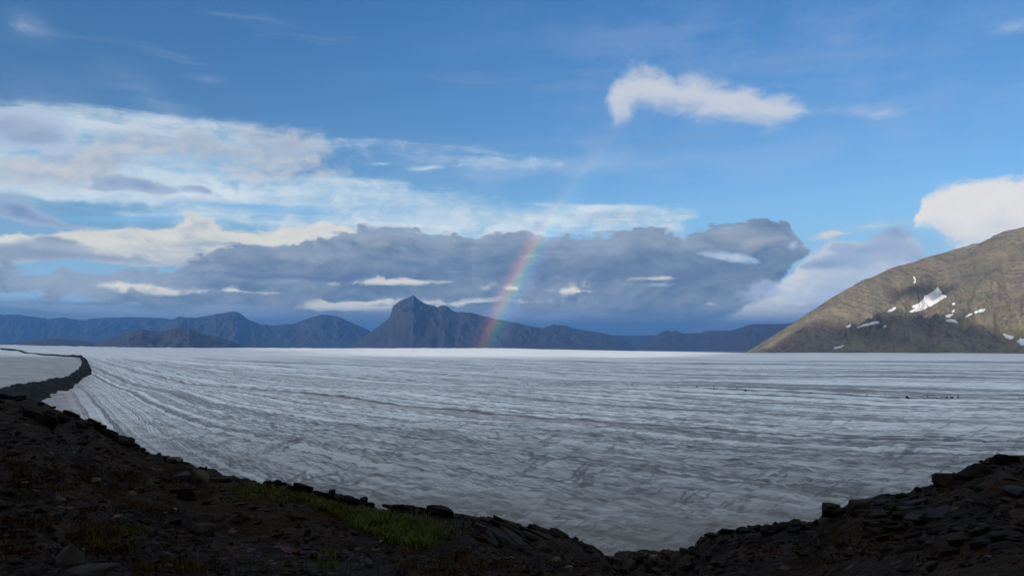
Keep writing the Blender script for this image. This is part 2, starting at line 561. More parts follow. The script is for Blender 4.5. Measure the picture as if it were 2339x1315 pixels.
# ------------------------------------------------------------------ materials of the land
def rock_mat(name, c1, c2, c3, scale, bump_d, rough=0.9):
    m, t = new_mat(name)
    p = pos(t)
    n1 = t.noise(p, scale, 9, 0.6)
    n2 = t.noise(p, scale * 5.3, 8, 0.62)
    c = t.mix(t.step(n1, .36, .64), c1, c2)
    c = t.mix(t.mul(t.step(n2, .5, .7), .75), c, c3)
    t.link(c, t.bsdf.inputs['Base Color'])
    t.bsdf.inputs['Roughness'].default_value = rough
    bump(t, t.noise(p, scale * 9, 8, .65), .7, bump_d)
    return m


mat_far = rock_mat('far_rock', (.022, .024, .023), (.032, .031, .028), (.04, .037, .032), 1 / 900, 12)  # kept very dark to stand in for cloud shade on the ranges
mat_ridge = rock_mat('dark_rock', (.03, .03, .03), (.05, .045, .04), (.06, .055, .05), 1 / 60, 2)
mat_plain = rock_mat('valley_floor', (.05, .055, .045), (.09, .09, .08), (.14, .14, .13), 1 / 4000, 1)

# ------------------------------------------------------------------ valley floor
me = bpy.data.meshes.new('valley_floor')
s = 92000.0
me.from_pydata([(-s, -6000, -200), (s, -6000, -200), (s, 92000, -200), (-s, 92000, -200)], [], [(0, 1, 2, 3)])
tag(link_mesh('valley_floor', me, mat_plain), 'dim blue valley floor far beyond the ice', 'valley floor', kind='structure')


# ------------------------------------------------------------------ distant ranges
def far_range(label, pts, dist, depth, seed, slope=0.45, rough=1.0, base=-210, step_deg=0.05, name='mountain'):
    """a ridge whose skyline follows the points, with spurs and gullies running down both sides"""
    azs = np.array([azel(*p)[0] for p in pts])
    els = np.array([azel(*p)[1] for p in pts])
    a = np.arange(azs[0], azs[-1] + 1e-6, step_deg)
    # rows from front to back
    k = np.concatenate([np.linspace(-1, 0, 46), np.linspace(0, 1, 14)[1:]])
    A, Kk = np.meshgrid(np.radians(a), k)
    el = np.interp(np.degrees(A), azs, els)
    hz = dist * np.tan(np.radians(el)) + EYE - base          # crest above the base
    fine = fbm(np.degrees(A) * 2.2, np.zeros_like(A), 5, .55, seed)
    hz = np.maximum(hz + fine * dist * 0.0013 * rough * np.clip(hz / (dist * .03), 0.1, 1), 0)
    Rr = dist + Kk * depth * (0.55 + 0.45 * hz / (hz.max() + 1)) * np.where(Kk < 0, 1.0, .8)
    Xw, Yw = Rr * np.sin(A), Rr * np.cos(A)
    fall = np.abs(Kk) ** 0.85
    gully = fbm(Xw / (depth * .16), Yw / (depth * .34), 5, .55, seed + 40, ridged=True)
    h = hz * (1 - fall) + hz * gully * 0.20 * np.sin(np.pi * np.clip(fall, 0, 1)) ** 0.8
    h = np.minimum(h, hz * (1 - 0.25 * fall))
    Z = base + np.maximum(h, 0)
    me = grid_mesh(name, Xw, Yw, Z, flip=True)
    o = link_mesh(name, me, mat_far)
    tag(o, label, 'mountain', kind='structure')
    return o


far_range('faint blue range on the far skyline, left end', [(-400, 735), (-200, 722), (0, 719), (44, 718), (75, 723), (109, 728), (147, 724), (181, 731), (239, 725), (308, 724), (376, 726), (460, 745), (560, 775), (600, 795)], 60000, 6000, 3)
far_range('long blue range with twin tops behind the dark low hill', [(330, 790), (376, 741), (392, 732), (407, 723), (427, 724), (445, 726), (479, 720), (513, 714), (533, 711), (547, 714), (564, 728), (598, 741), (626, 743), (667, 740), (701, 728), (735, 718), (769, 721), (800, 735), (835, 750), (870, 770), (900, 795)], 43000, 5000, 5)
far_range('low dark hill beyond the ice, broad top left of the peak', [(200, 793), (239, 776), (274, 765), (308, 755), (325, 752), (359, 757), (376, 755), (404, 749), (434, 751), (462, 762), (496, 769), (527, 777), (554, 791), (575, 796)], 22000, 3000, 8, name='hill')
far_range('lowest dark swell of land at the far left of the ice', [(-100, 790), (27, 783), (70, 777), (120, 772), (171, 776), (212, 781), (250, 792)], 24000, 3000, 9, rough=.7, name='hill')
far_range('tiny dark knoll between the low hill and the peak', [(556, 796), (570, 790), (588, 786), (600, 788), (625, 797)], 22500, 1500, 10, rough=.5, name='hill')
far_range('dark blue peak with a blunt summit and a long right shoulder', [(780, 799), (795, 793), (820, 778), (850, 755), (870, 742), (888, 727), (894, 712), (897, 701), (906, 692), (920, 684), (932, 680), (940, 675), (945, 674), (955, 683), (970, 693), (985, 697), (1000, 702), (1006, 698), (1016, 697), (1026, 703), (1040, 712), (1060, 712), (1080, 715), (1130, 728), (1180, 737), (1215, 746), (1260, 752), (1320, 762), (1390, 775), (1440, 795), (1470, 804)], 29000, 5000, 12)
far_range('blue shoulder partly veiled behind the peak', [(1150, 790), (1200, 755), (1235, 752), (1247, 746), (1265, 741), (1292, 744), (1320, 752), (1350, 756), (1390, 763), (1425, 777), (1460, 800)], 35000, 4000, 14)
far_range('pale flat-topped ridge in the gap between the two ranges', [(1340, 798), (1380, 770), (1401, 765), (1440, 766), (1495, 765), (1530, 772), (1580, 800)], 44000, 4000, 15, rough=.4)
far_range('blue range with two small teeth left of the brown mountain', [(1455, 806), (1470, 797), (1491, 776), (1508, 759), (1521, 754), (1534, 758), (1542, 754), (1559, 761), (1598, 760), (1619, 755), (1650, 755), (1669, 755), (1699, 746), (1714, 740), (1759, 740), (1789, 740), (1819, 736), (1848, 724), (1860, 720), (1872, 722), (1887, 719), (1950, 700), (2050, 690), (2150, 720), (2250, 780)], 33000, 5000, 17)


# ------------------------------------------------------------------ the brown mountain on the right
RA = [(2360, 540, 9300), (2230, 556, 9000), (2130, 585, 8300), (2080, 600, 8050), (2040, 612, 7850), (1990, 635, 7600), (1965, 650, 7450), (1920, 690, 7150), (1890, 718, 6950), (1850, 745, 6700), (1830, 762, 6600), (1770, 791, 6450), (1700, 806, 6350)]
RA2 = [(2128, 600, 8150), (2112, 635, 7700), (2088, 668, 7300), (2050, 700, 6950), (2010, 726, 6700), (1950, 760, 6450)]
RB = [(2178, 592, 8400), (2230, 561, 8300), (2260, 546, 8250), (2300, 529, 8150), (2339, 518, 8050), (2450, 478, 8000), (2650, 440, 8000), (3000, 430, 8000)]
RC = [(1860, 785, 6380), (1960, 760, 6450), (2060, 738, 6520), (2140, 730, 6520), (2210, 745, 6480), (2280, 768, 6420), (2400, 772, 6380), (2700, 770, 6350)]
RD = [(2300, 529, 8150), (2290, 590, 7600), (2262, 650, 7100), (2225, 705, 6750), (2200, 735, 6560)]
RE = [(2450, 478, 8000), (2425, 560, 7400), (2380, 650, 6950), (2340, 720, 6650), (2300, 760, 6450)]
RF = [(2230, 561, 8300), (2215, 610, 7800), (2190, 650, 7400), (2160, 690, 7000)]


def ridge_height(X, Y, line, k, power=1.0):
    best = np.full(X.shape, -1e9)
    pts = [at_dist(*p) for p in line]
    for a, b in zip(pts[:-1], pts[1:]):
        dx_, dy_ = b.x - a.x, b.y - a.y
        L2 = dx_ * dx_ + dy_ * dy_
        t = np.clip(((X - a.x) * dx_ + (Y - a.y) * dy_) / L2, 0, 1)
        d = np.hypot(X - a.x - t * dx_, Y - a.y - t * dy_)
        best = np.maximum(best, a.z + t * (b.z - a.z) - k * (np.sqrt(d * d + 60 ** 2) - 60))
    return best


def smax(a, b, k=35.0):
    return np.maximum(a, b) + np.log1p(np.exp(-np.abs(a - b) / k)) * k * 0.6


az0, az1 = 13.0, 42.0
A, Rr = np.meshgrid(np.radians(np.linspace(az0, az1, 760)), np.concatenate([np.linspace(5900, 8500, 360), np.linspace(8520, 9900, 50)]))
MX, MY = Rr * np.sin(A), Rr * np.cos(A)
wx = fbm(MX / 500, MY / 500, 4, .5, 61) * 90
wy = fbm(MX / 500, MY / 500, 4, .5, 67) * 90
hA = ridge_height(MX + wx * .4, MY + wy * .4, RA, .66)
hA2 = ridge_height(MX + wx * .5, MY + wy * .5, RA2, 1.0)
hB = ridge_height(MX + wx * .4, MY + wy * .4, RB, .74)
hC = ridge_height(MX + wx, MY + wy, RC, .50)
hD = ridge_height(MX + wx * .5, MY + wy * .5, RD, .85) - 12
hE = ridge_height(MX + wx * .5, MY + wy * .5, RE, .85) - 10
hF = ridge_height(MX + wx * .5, MY + wy * .5, RF, .95) - 15
MZ = smax(smax(hA, hA2, 8), hB, 12)
for h_ in (hC, hD, hE, hF):
    MZ = smax(MZ, h_, 22)
crestd = np.minimum(np.abs(MZ - hA), np.abs(MZ - hB))
# gullies run down the fall line towards the ice
ravine = fbm(np.degrees(A) * 1.7 + wx / 130 - Rr / 900, Rr / 800 + wy / 200, 4, .42, 71, ridged=True) - .30
rough_m = fbm(MX / 140, MY / 140, 6, .6, 77)
crag = fbm((MX + wx) / 380, (MY + wy) / 380, 6, .52, 83, ridged=True) - .3
ledge = fbm(MX / 420, MZ / 70, 4, .55, 79)
away = 0.12 + .88 * sstep(crestd, 0, 90)
MZ = MZ + (ravine * 40 + crag * 62 + rough_m * 24 + ledge * 9) * sstep(MZ, -60, 140) * away
MZ = np.minimum(MZ, (Rr - 6020) * 1.5 - 60 + rough_m * 20)
MZ = np.maximum(MZ, -190)
me = grid_mesh('mountain', MX, MY, MZ, flip=True)

mat_brown, t = new_mat('brown_fell')
p = pos(t)
px_, py_, pz_ = t.xyz(p)
nb = t.noise(p, 1 / 420, 8, .6)
ns_ = t.noise(t.pmap(t.vec(t.mad(pz_, .9, t.mad(py_, .35, px_)), 0.0, t.mad(px_, -.55, pz_)), (1 / 70, 1, 1 / 420)), 1.0, 7, .62)
nf = t.noise(p, 1 / 38, 9, .65)
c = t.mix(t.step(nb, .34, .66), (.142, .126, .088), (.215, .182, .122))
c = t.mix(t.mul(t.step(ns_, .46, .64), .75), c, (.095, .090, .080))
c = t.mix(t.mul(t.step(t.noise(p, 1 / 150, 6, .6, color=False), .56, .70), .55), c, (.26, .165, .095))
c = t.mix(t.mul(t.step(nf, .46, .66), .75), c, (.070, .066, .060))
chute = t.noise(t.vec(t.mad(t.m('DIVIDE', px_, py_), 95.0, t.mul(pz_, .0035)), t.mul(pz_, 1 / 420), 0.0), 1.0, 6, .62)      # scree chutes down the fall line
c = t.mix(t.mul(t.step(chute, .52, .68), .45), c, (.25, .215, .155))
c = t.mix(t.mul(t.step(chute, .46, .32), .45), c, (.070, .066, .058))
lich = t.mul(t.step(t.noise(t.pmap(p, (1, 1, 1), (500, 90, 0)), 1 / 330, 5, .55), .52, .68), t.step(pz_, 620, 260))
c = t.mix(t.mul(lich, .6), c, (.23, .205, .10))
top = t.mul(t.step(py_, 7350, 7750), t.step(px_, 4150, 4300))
c = t.mix(t.mul(top, .55), c, (.30, .26, .18))  # sunlight on the summit plateau, painted in as a paler tan
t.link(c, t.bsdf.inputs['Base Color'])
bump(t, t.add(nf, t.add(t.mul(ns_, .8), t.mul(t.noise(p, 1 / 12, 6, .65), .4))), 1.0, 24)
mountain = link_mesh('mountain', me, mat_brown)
tag(mountain, 'sunlit brown mountain with snow patches rising at the right of the ice', 'mountain', kind='structure')
bvh = BVHTree.FromObject(mountain, bpy.context.evaluated_depsgraph_get())

# ---- snow patches lying in its hollows
mat_snow, t = new_mat('old_snow')
p = pos(t)
t.link(t.mix(t.step(t.noise(p, 1 / 25, 6, .6), .45, .75), (.66, .67, .69), (.48, .48, .49)), t.bsdf.inputs['Base Color'])
t.bsdf.inputs['Roughness'].default_value = .7


def in_poly(x, y, poly):
    c, j = False, len(poly) - 1
    for i in range(len(poly)):
        (xi, yi), (xj, yj) = poly[i], poly[j]
        if (yi > y) != (yj > y) and x < (xj - xi) * (y - yi) / (yj - yi) + xi:
            c = not c
        j = i
    return c


def snow_patch(poly, label, sx=1.6, sy=1.0):
    xs, ys = [q[0] for q in poly], [q[1] for q in poly]
    idx, verts, faces = {}, [], []
    nx, ny = int((max(xs) - min(xs)) / sx) + 2, int((max(ys) - min(ys)) / sy) + 2
    up = Vector((0, 0, 1))

    def vert(i, j):
        if (i, j) not in idx:
            x, y = min(xs) + i * sx + random.uniform(-.3, .3) * sx, min(ys) + j * sy
            h = bvh.ray_cast(cam.location, ray(x, y))
            if h[0] is None:
                return None
            idx[(i, j)] = len(verts)
            verts.append(h[0] + h[1] * (5.0 if h[1].z > 0 else -5.0) + up * 1.0)
        return idx[(i, j)]
    edge = {}
    for i in range(nx):
        for j in range(ny):
            if in_poly(min(xs) + (i + .5) * sx, min(ys) + (j + .5) * sy, poly):
                q = [vert(i, j), vert(i, j + 1), vert(i + 1, j + 1), vert(i + 1, j)]
                if None in q:
                    continue
                pts = [verts[k] for k in q]
                if max((pts[0] - pts[2]).length, (pts[1] - pts[3]).length) > 90:
                    continue
                faces.append(tuple(q))
                for a, b in zip(q, q[1:] + q[:1]):
                    if (b, a) in edge: del edge[(b, a)]
                    else: edge[(a, b)] = 1
    if not faces:
        return
    par = list(range(len(verts)))

    def root_(k):
        while par[k] != k:
            par[k] = par[par[k]]
            k = par[k]
        return k
    for q in faces:
        for k in q[1:]:
            par[root_(k)] = root_(q[0])
    cnt = {}
    for q in faces:
        cnt[root_(q[0])] = cnt.get(root_(q[0]), 0) + 1
    big = max(cnt, key=cnt.get)
    faces = [q for q in faces if root_(q[0]) == big]
    edge = {e_: 1 for e_ in edge if root_(e_[0]) == big}
    used = sorted({k for q in faces for k in q})
    new = {k: i for i, k in enumerate(used)}
    verts = [verts[k] for k in used]
    faces = [tuple(new[k] for k in q) for q in faces]
    edge = {(new[a_], new[b_]): 1 for (a_, b_) in edge}
    low = {}
    for (a, b) in list(edge):
        for k in (a, b):
            if k not in low:
                low[k] = len(verts)
                verts.append(verts[k] - up * 9)
        faces.append((b, a, low[a], low[b]))
    me = bpy.data.meshes.new('snow_patch')
    me.from_pydata([tuple(v) for v in verts], [], faces)
    me.update()
    tag(link_mesh('snow_patch', me, mat_snow), label, 'snow patch', 'snow patches on the brown mountain')


snow_patch([(2141, 657), (2152, 668), (2151, 673), (2163, 677), (2145, 688), (2120, 701), (2103, 708), (2086, 713), (2075, 713), (2090, 706), (2092, 703), (2084, 701), (2100, 692), (2110, 683), (2113, 676), (2130, 667)], 'largest snow patch, fan shaped, in the shadowed hollow of the brown mountain')
snow_patch([(2085, 632), (2089, 634), (2092, 640), (2090, 647), (2087, 647), (2088, 640)], 'small sunlit snow patch high on the brown mountain, topmost of all')
snow_patch([(2046, 702), (2046, 705), (2036, 711), (2029, 711), (2034, 706)], 'small wedge of snow below the lit spur left of the large fan')
snow_patch([(1957, 738), (1946, 746), (1934, 747), (1942, 742)], 'leftmost sliver of snow on the lit lower flank')
snow_patch([(2008, 734), (2007, 737), (1985, 742), (1960, 748), (1956, 748), (1975, 741), (1990, 737)], 'long thin streak of snow beside the leftmost sliver')
snow_patch([(2026, 743), (2022, 748), (2018, 748), (2021, 744)], 'tiny snow spot right of the long thin streak')
snow_patch([(2182, 693), (2178, 698), (2173, 696), (2177, 693)], 'small snow spot alone right of the large fan')
snow_patch([(2180, 708), (2178, 712), (2172, 712)], 'tiny snow fleck above the pair of patches under the fan')
snow_patch([(2180, 716), (2168, 724), (2153, 728), (2158, 722)], 'slanting snow patch just above the wide lobed one')
snow_patch([(2187, 725), (2194, 731), (2198, 735), (2184, 737), (2172, 734), (2160, 733), (2163, 730), (2176, 729)], 'wide lobed snow patch below the slanting one')
snow_patch([(2250, 706), (2246, 710), (2228, 715), (2226, 713), (2238, 707)], 'upper half of the broken snow streak towards the right')
snow_patch([(2221, 717), (2216, 720), (2206, 724), (2212, 719)], 'lower half of the broken snow streak towards the right')
snow_patch([(2291, 762), (2300, 766), (2315, 769), (2312, 773), (2305, 774), (2296, 770)], 'oval snow patch near the foot of the mountain at the right')
snow_patch([(2330, 774), (2350, 776), (2350, 787), (2332, 788), (2328, 784), (2323, 781)], 'snow patch cut by the right edge of the picture')
snow_patch([(1928, 789), (1920, 794), (1910, 796), (1902, 795), (1915, 793)], 'thin snow sliver in the shade just above the ice')

# ------------------------------------------------------------------ unseen slope added behind the camera to block sky light from the foreground
bx, by = np.meshgrid(np.linspace(-2600, 2200, 150), np.linspace(-60, -1500, 70))
prof = np.interp(-by, [60, 130, 300, 600, 1500], [36, 120, 330, 480, 400])
bz = prof * (1 + .12 * fbm(bx / 500, by / 500, 4, .5, 91)) + fbm(bx / 160, by / 160, 5, .55, 93) * 28 * sstep(-by, 60, 300)
tag(link_mesh('sky_block_hill', grid_mesh('sky_block_hill', bx, by, bz, flip=True), mat_ridge), 'unseen dark slope added behind the viewpoint to block the sky', 'hill', kind='structure')

# ------------------------------------------------------------------ unseen cloud bank added behind the viewpoint, outlined to shade ice and mountain foot
CZ = 4500.0
SH = Vector((sun_dir.x, sun_dir.y)) / sun_dir.z


def pol(az, d):
    return (math.sin(R(az)) * d, math.cos(R(az)) * d)


def shade_px(px, py, d):
    p = bvh.ray_cast(cam.location, ray(px, py))[0] or at_dist(px, py, d)
    return (p.x - SH.x * p.z, p.y - SH.y * p.z)


shade_poly = ([(-6000, -3500), (-5500, 2500), pol(-38, 7600), pol(-27, 7400), pol(-23.5, 6800), pol(-21, 3000), pol(-18, 2350), pol(-11, 1900), pol(-4, 1830), pol(2, 1880), pol(8, 2200), pol(12, 2800), pol(14.5, 4200), pol(16.0, 6000)] +
              [shade_px(1790, 788, 6450), shade_px(1840, 764, 6500), shade_px(1930, 754, 6500), shade_px(2010, 750, 6450), shade_px(2075, 730, 6480), shade_px(2160, 728, 6480), shade_px(2205, 760, 6350), shade_px(2290, 786, 6200), shade_px(2345, 796, 6100), pol(36, 5800), pol(48, 5400), (6500, -3500)])
mat_shade_cloud, t = new_mat('cloud')
t.link(t.mix(t.noise(pos(t), 1 / 300, 5, .5), (.78, .79, .82), (.86, .86, .87)), t.bsdf.inputs['Base Color'])
t.bsdf.inputs['Roughness'].default_value = 1.0
ox, oy = SH.x * CZ, SH.y * CZ
cell = 90.0
xs = np.arange(-6500, 8500, cell)
ys = np.arange(-3800, 11500, cell)
GX, GY = np.meshgrid(xs, ys)
wxx = GX + fbm(GX / 600, GY / 600, 4, .55, 111) * 120
wyy = GY + fbm(GX / 600, GY / 600, 4, .55, 117) * 120
ins = np.zeros(GX.shape, bool)
poly = shade_poly
j = len(poly) - 1
for i in range(len(poly)):
    (xi, yi), (xj, yj) = poly[i], poly[j]
    if yi != yj:
        cnd = ((yi > wyy) != (yj > wyy)) & (wxx < (xj - xi) * (wyy - yi) / (yj - yi) + xi)
        ins ^= cnd
    j = i
for (px, py, r1, r2) in ((2100, 670, 210, 90),):  # extra piece of cloud added to darken the hollow by the snow fan
    cx_, cy_ = shade_px(px, py, 7200)
    th_ = math.atan2(cx_, cy_)
    du = (wxx - cx_) * math.cos(th_) - (wyy - cy_) * math.sin(th_)
    dv = (wxx - cx_) * math.sin(th_) + (wyy - cy_) * math.cos(th_)
    ins |= (du / r1) ** 2 + (dv / (r2 * 2)) ** 2 < 1
ctop = CZ + 120 + 160 * np.maximum(fbm(GX / 900, GY / 900, 5, .55, 121), -.3)
cbot = CZ - 40 - 50 * fbm(GX / 900, GY / 900, 4, .5, 127)
verts, faces, ti, bi = [], [], {}, {}


def cv(d, arr, i, j):
    if (i, j) not in d:
        d[(i, j)] = len(verts)
        verts.append((GX[i, j] + ox, GY[i, j] + oy, arr[i, j]))
    return d[(i, j)]


nI, nJ = ins.shape
for i in range(nI - 1):
    for j in range(nJ - 1):
        if not ins[i, j]:
            continue
        cs = [(i, j), (i, j + 1), (i + 1, j + 1), (i + 1, j)]
        tq = [cv(ti, ctop, *k) for k in cs]
        bq = [cv(bi, cbot, *k) for k in cs]
        faces.append(tuple(tq))
        faces.append(tuple(bq[::-1]))
        for (di, dj, k0, k1) in ((-1, 0, 0, 1), (0, 1, 1, 2), (1, 0, 2, 3), (0, -1, 3, 0)):
            ni, nj = i + di, j + dj
            if ni < 0 or nj < 0 or ni >= nI or nj >= nJ or not ins[ni, nj]:
                faces.append((bq[k0], bq[k1], tq[k1], tq[k0]))
me = bpy.data.meshes.new('cloud')
me.from_pydata(verts, [], faces)
me.update()
tag(link_mesh('cloud', me, mat_shade_cloud), 'unseen flat cloud bank added behind the viewpoint to cast shade', 'cloud', kind='structure')

# ------------------------------------------------------------------ the glacier
ICE_EDGE = 6000.0


def ice_base(X, Y):
    r = np.hypot(X, Y)
    a = np.degrees(np.arctan2(X, Y))
    azs, zs = [], []
    for (px, py) in [(-900, 783), (0, 788), (200, 792), (550, 795), (1100, 795), (1300, 798), (1500, 802), (1700, 805), (2339, 806), (3300, 806)]:
        q = azel(px, py)
        azs.append(q[0])
        zs.append(EYE + ICE_EDGE * math.tan(R(q[1])))
    zf = np.interp(a, azs, zs)
    return zf * sstep(r, 900, ICE_EDGE) - sstep(r, ICE_EDGE, ICE_EDGE + 700) * 170


def psi(X, Y):
    """flow lines of the ice are level lines of this: they come round the moraine and swing to the right"""
    t = X / np.maximum(Y, 30)
    return np.log(np.maximum(Y, 30)) - (6.68 - .9 * t + .6 * t * t + .257 * np.exp(np.clip((-.436 - t) / .066, -20, 2)))


az = np.radians(np.linspace(-41, 41, 1000))
rr = [95.0]
while rr[-1] < 6700:
    d = rr[-1]
    rr.append(d + max(.0042 * d * (1 + (d / 5200) ** 1.2), .55))
rr = np.array(rr)
A, Rr = np.meshgrid(az, rr)
GXi, GYi = Rr * np.sin(A), Rr * np.cos(A)
spacing = np.gradient(rr)[:, None] * np.ones_like(A)
P = psi(GXi, GYi)
Zi = ice_base(GXi, GYi)
wX = GXi + fbm(GXi / 60, GYi / 60, 3, .5, 131) * 7
wY = GYi + fbm(GXi / 60, GYi / 60, 3, .5, 137) * 7


def oct_(lx, ly, amp, seed, ridged=False):
    fade = np.clip(ly / (2.2 * spacing) - 1, 0, 1)
    n = gnoise(wX / lx, wY / ly, seed)
    if ridged:
        n = .5 - np.abs(n) * 1.6
    return n * amp * fade


def cells(lx, ly, seed, amp):
    """rounded hummocks parted by creases"""
    u, v = wX / lx, wY / ly
    iu, iv = np.floor(u).astype(np.int64), np.floor(v).astype(np.int64)
    f1, f2 = np.full(u.shape, 9.0), np.full(u.shape, 9.0)
    for di in (-1, 0, 1):
        for dj in (-1, 0, 1):
            h = _perm[(iu + di + seed * 131 + _perm[(iv + dj + seed * 17) & 4095]) & 4095]
            d = np.hypot(iu + di + .5 + .42 * _gx[h] - u, iv + dj + .5 + .42 * _gy[h] - v)
            f2 = np.minimum(np.maximum(f1, d), f2)
            f1 = np.minimum(f1, d)
    return np.sqrt(np.clip((f2 - f1), 0, .5) * 2) * amp * np.clip(ly / (2.0 * spacing) - .6, 0, 1)


Zi += cells(15, 9, 161, .75) + cells(6.5, 5, 163, .55) + cells(44, 22, 165, .7)
Zi += oct_(420, 260, 3.2, 141) + oct_(150, 80, 1.2, 143) + oct_(60, 34, .55, 144) + oct_(26, 16, .30, 145) + oct_(11, 8, .35, 146, True) + oct_(5, 4, .24, 147) + oct_(2.4, 2, .12, 148)
Zi += gnoise(P * 22, GXi / 900, 151) * np.clip(GYi / 400, .3, 3) * .30
Zi += oct_(700, 700, 4, 153) * sstep(Rr, 1200, 3000)
edge_b = np.clip(1 - np.abs(Rr - ICE_EDGE) / 250, 0, 1) * sstep(-A, -.35, .35)
Zi += edge_b * fbm(A * 160, Rr / 400, 4, .55, 157) * 7
ice_me = grid_mesh('glacier', GXi, GYi, Zi, flip=True)

mat_ice, t = new_mat('glacier_ice')
p = pos(t)
x_, y_, z_ = t.xyz(p)
yy = t.m('MAXIMUM', y_, 30.0)
tt = t.m('DIVIDE', x_, yy)
q = t.mad(t.mul(tt, tt), .6, t.mad(tt, -.9, 6.68))
q = t.mad(t.m('EXPONENT', t.m('MINIMUM', t.m('DIVIDE', t.sub(-.436, tt), .066), 2.0)), .257, q)
ps = t.sub(t.m('LOGARITHM', yy, math.e), q)
flow = t.vec(ps, tt, 0.0)
wob = t.vm('MULTIPLY_ADD', t.vm('SUBTRACT', t.noise(t.pmap(p, (1 / 140, 1 / 140, 0)), 1.0, 5, .55, color=True), (.5, .5, .5)), (.014, .04, 0), flow)
band1 = t.noise(t.pmap(wob, (5.5, .22, 1)), 1.0, 5, .62)               # broad bands along the flow
band2 = t.noise(t.pmap(wob, (26, .9, 1), (3, 1, 0)), 1.0, 5, .6)          # finer bands
patch = t.noise(t.pmap(p, (1 / 46, 1 / 24, 0)), 1.0, 8, .62)               # hummocks, metres to tens of metres
grain = t.noise(t.pmap(p, (1 / 9, 1 / 4.5, 0)), 1.0, 8, .72)
band3 = t.noise(t.pmap(wob, (62, 1.3, 1), (8, 5, 0)), 1.0, 5, .62)        # fine stripes
band4 = t.noise(t.pmap(wob, (150, 5.0, 1), (1, 9, 0)), 1.0, 3, .6)         # hair lines
stripes = t.add(t.add(t.mul(t.sub(band1, .5), 1.5), t.mul(t.sub(band2, .5), 1.9)), t.add(t.mul(t.sub(band3, .5), 2.3), t.mul(t.sub(band4, .5), 1.3)))
bright = t.add(stripes, t.add(t.mul(t.sub(patch, .5), .5), t.mul(t.sub(grain, .5), 1.5)))
f = t.step(bright, -.54, .48)
c = t.ramp(f, [(0, (.175, .19, .204)), (.28, (.335, .37, .395)), (.60, (.535, .595, .63)), (1.0, (.765, .85, .895))])
# wind-blown silt: warm grey films with a shape of their own
silt = t.mul(t.step(t.noise(t.pmap(wob, (9, .55, 1), (7, 7, 0)), 1.0, 6, .6), .50, .68), t.step(t.noise(t.pmap(p, (1 / 30, 1 / 16, 0)), 1.0, 6, .6), .36, .66))
c = t.mix(t.mul(silt, .45), c, (.33, .31, .315))
# the ice darkens towards the rock: rock flour and grit, plus painted-in shade
flour_shade = t.step(t.add(y_, t.mul(t.sub(patch, .5), 120)), 480, 175)
c = t.mix(t.mul(flour_shade, .62), c, t.mix(t.step(grain, .38, .64), (.085, .090, .098), (.205, .22, .235)))
# open joints and crevasses filled with grit: two sets
wp = t.vm('MULTIPLY_ADD', t.vm('SUBTRACT', t.noise(t.pmap(p, (1 / 22, 1 / 22, 0)), 1.0, 4, .55, color=True), (.5, .5, .5)), (6, 6, 0), p)
wpx, wpy, _w = t.xyz(wp)
fan = t.mul(t.m('DIVIDE', t.add(wpx, 65), t.m('MAXIMUM', t.sub(wpy, 50), 40.0)), 200)      # crevasses open like a fan
cr1 = t.voro(t.pmap(t.vec(fan, wpy, 0.0), (1 / 11, 1 / 46, 0)), 1.0, 'DISTANCE_TO_EDGE')
cr2 = t.voro(t.pmap(wp, (1 / 52, 1 / 15, 0), (5, 3, 0), rot=R(8)), 1.0, 'DISTANCE_TO_EDGE')
gate1 = t.step(t.noise(t.pmap(p, (1 / 34, 1 / 50, 0), (9, 2, 0)), 1.0, 6, .66), .46, .58)
gate2 = t.mul(t.step(t.noise(t.pmap(p, (1 / 34, 1 / 14, 0), (2, 8, 0)), 1.0, 5, .6), .50, .62), t.step(y_, 800, 300))
near = t.step(y_, 560, 300)
crack = t.m('MAXIMUM', t.mul(t.mul(t.step(cr1, .060, .018), gate1), near), t.mul(t.step(cr2, .06, .012), gate2))
c = t.mix(t.mul(crack, .62), c, (.075, .08, .088))
fleck = t.mul(t.step(t.noise(t.pmap(wob, (75, 11, 1), (4, 4, 0)), 1.0, 6, .66), .585, .66), .62)   # short dark dashes along the flow
c = t.mix(fleck, c, (.085, .09, .10))
# grey rind of rock flour where the ice meets the rock
rind = t.mul(t.step(t.add(y_, t.mul(t.sub(patch, .5), 130)), 235, 165), .62)
c = t.mix(rind, c, (.16, .155, .14))


# lines of debris carried along the flow
def line_at(pv, w, strength, colr, c, t0=-1.0, t1=1.0, frag=.42):
    d = t.m('ABSOLUTE', t.sub(t.mad(t.sub(t.noise(t.pmap(p, (1 / 40, 1 / 40, 0)), 1.0, 3, .5), .5), .016, ps), pv))
    g = t.step(t.noise(t.pmap(p, (1 / 24, 1 / 60, 0), (31, 0, 0)), 1.0, 6, .7), frag, frag + .12)
    m_ = t.mul(t.mul(t.step(d, w, w * .3), g), strength)
    m_ = t.mul(m_, t.mul(t.step(tt, t0, t0 + .05), t.step(tt, t1, t1 - .05)))
    return t.mix(m_, c, colr)


c = line_at(.0, .012, .75, (.10, .10, .105), c, t0=-.45)
c = line_at(-.565, .017, .75, (.085, .085, .09), c, frag=.34)
c = line_at(-.60, .05, .45, (.24, .20, .19), c, t1=.2, frag=.36)
c = line_at(-.80, .018, .45, (.13, .13, .13), c, t1=.1)
c = line_at(-.33, .022, .55, (.15, .15, .155), c, t0=-.1)
c = line_at(.14, .016, .5, (.15, .15, .155), c, t0=-.3)
c = line_at(-.45, .012, .5, (.13, .13, .135), c, t0=-.35)
c = line_at(.38, .03, .35, (.19, .185, .185), c, t0=-.2)
c = line_at(-.98, .02, .4, (.12, .12, .12), c, t0=-.2)
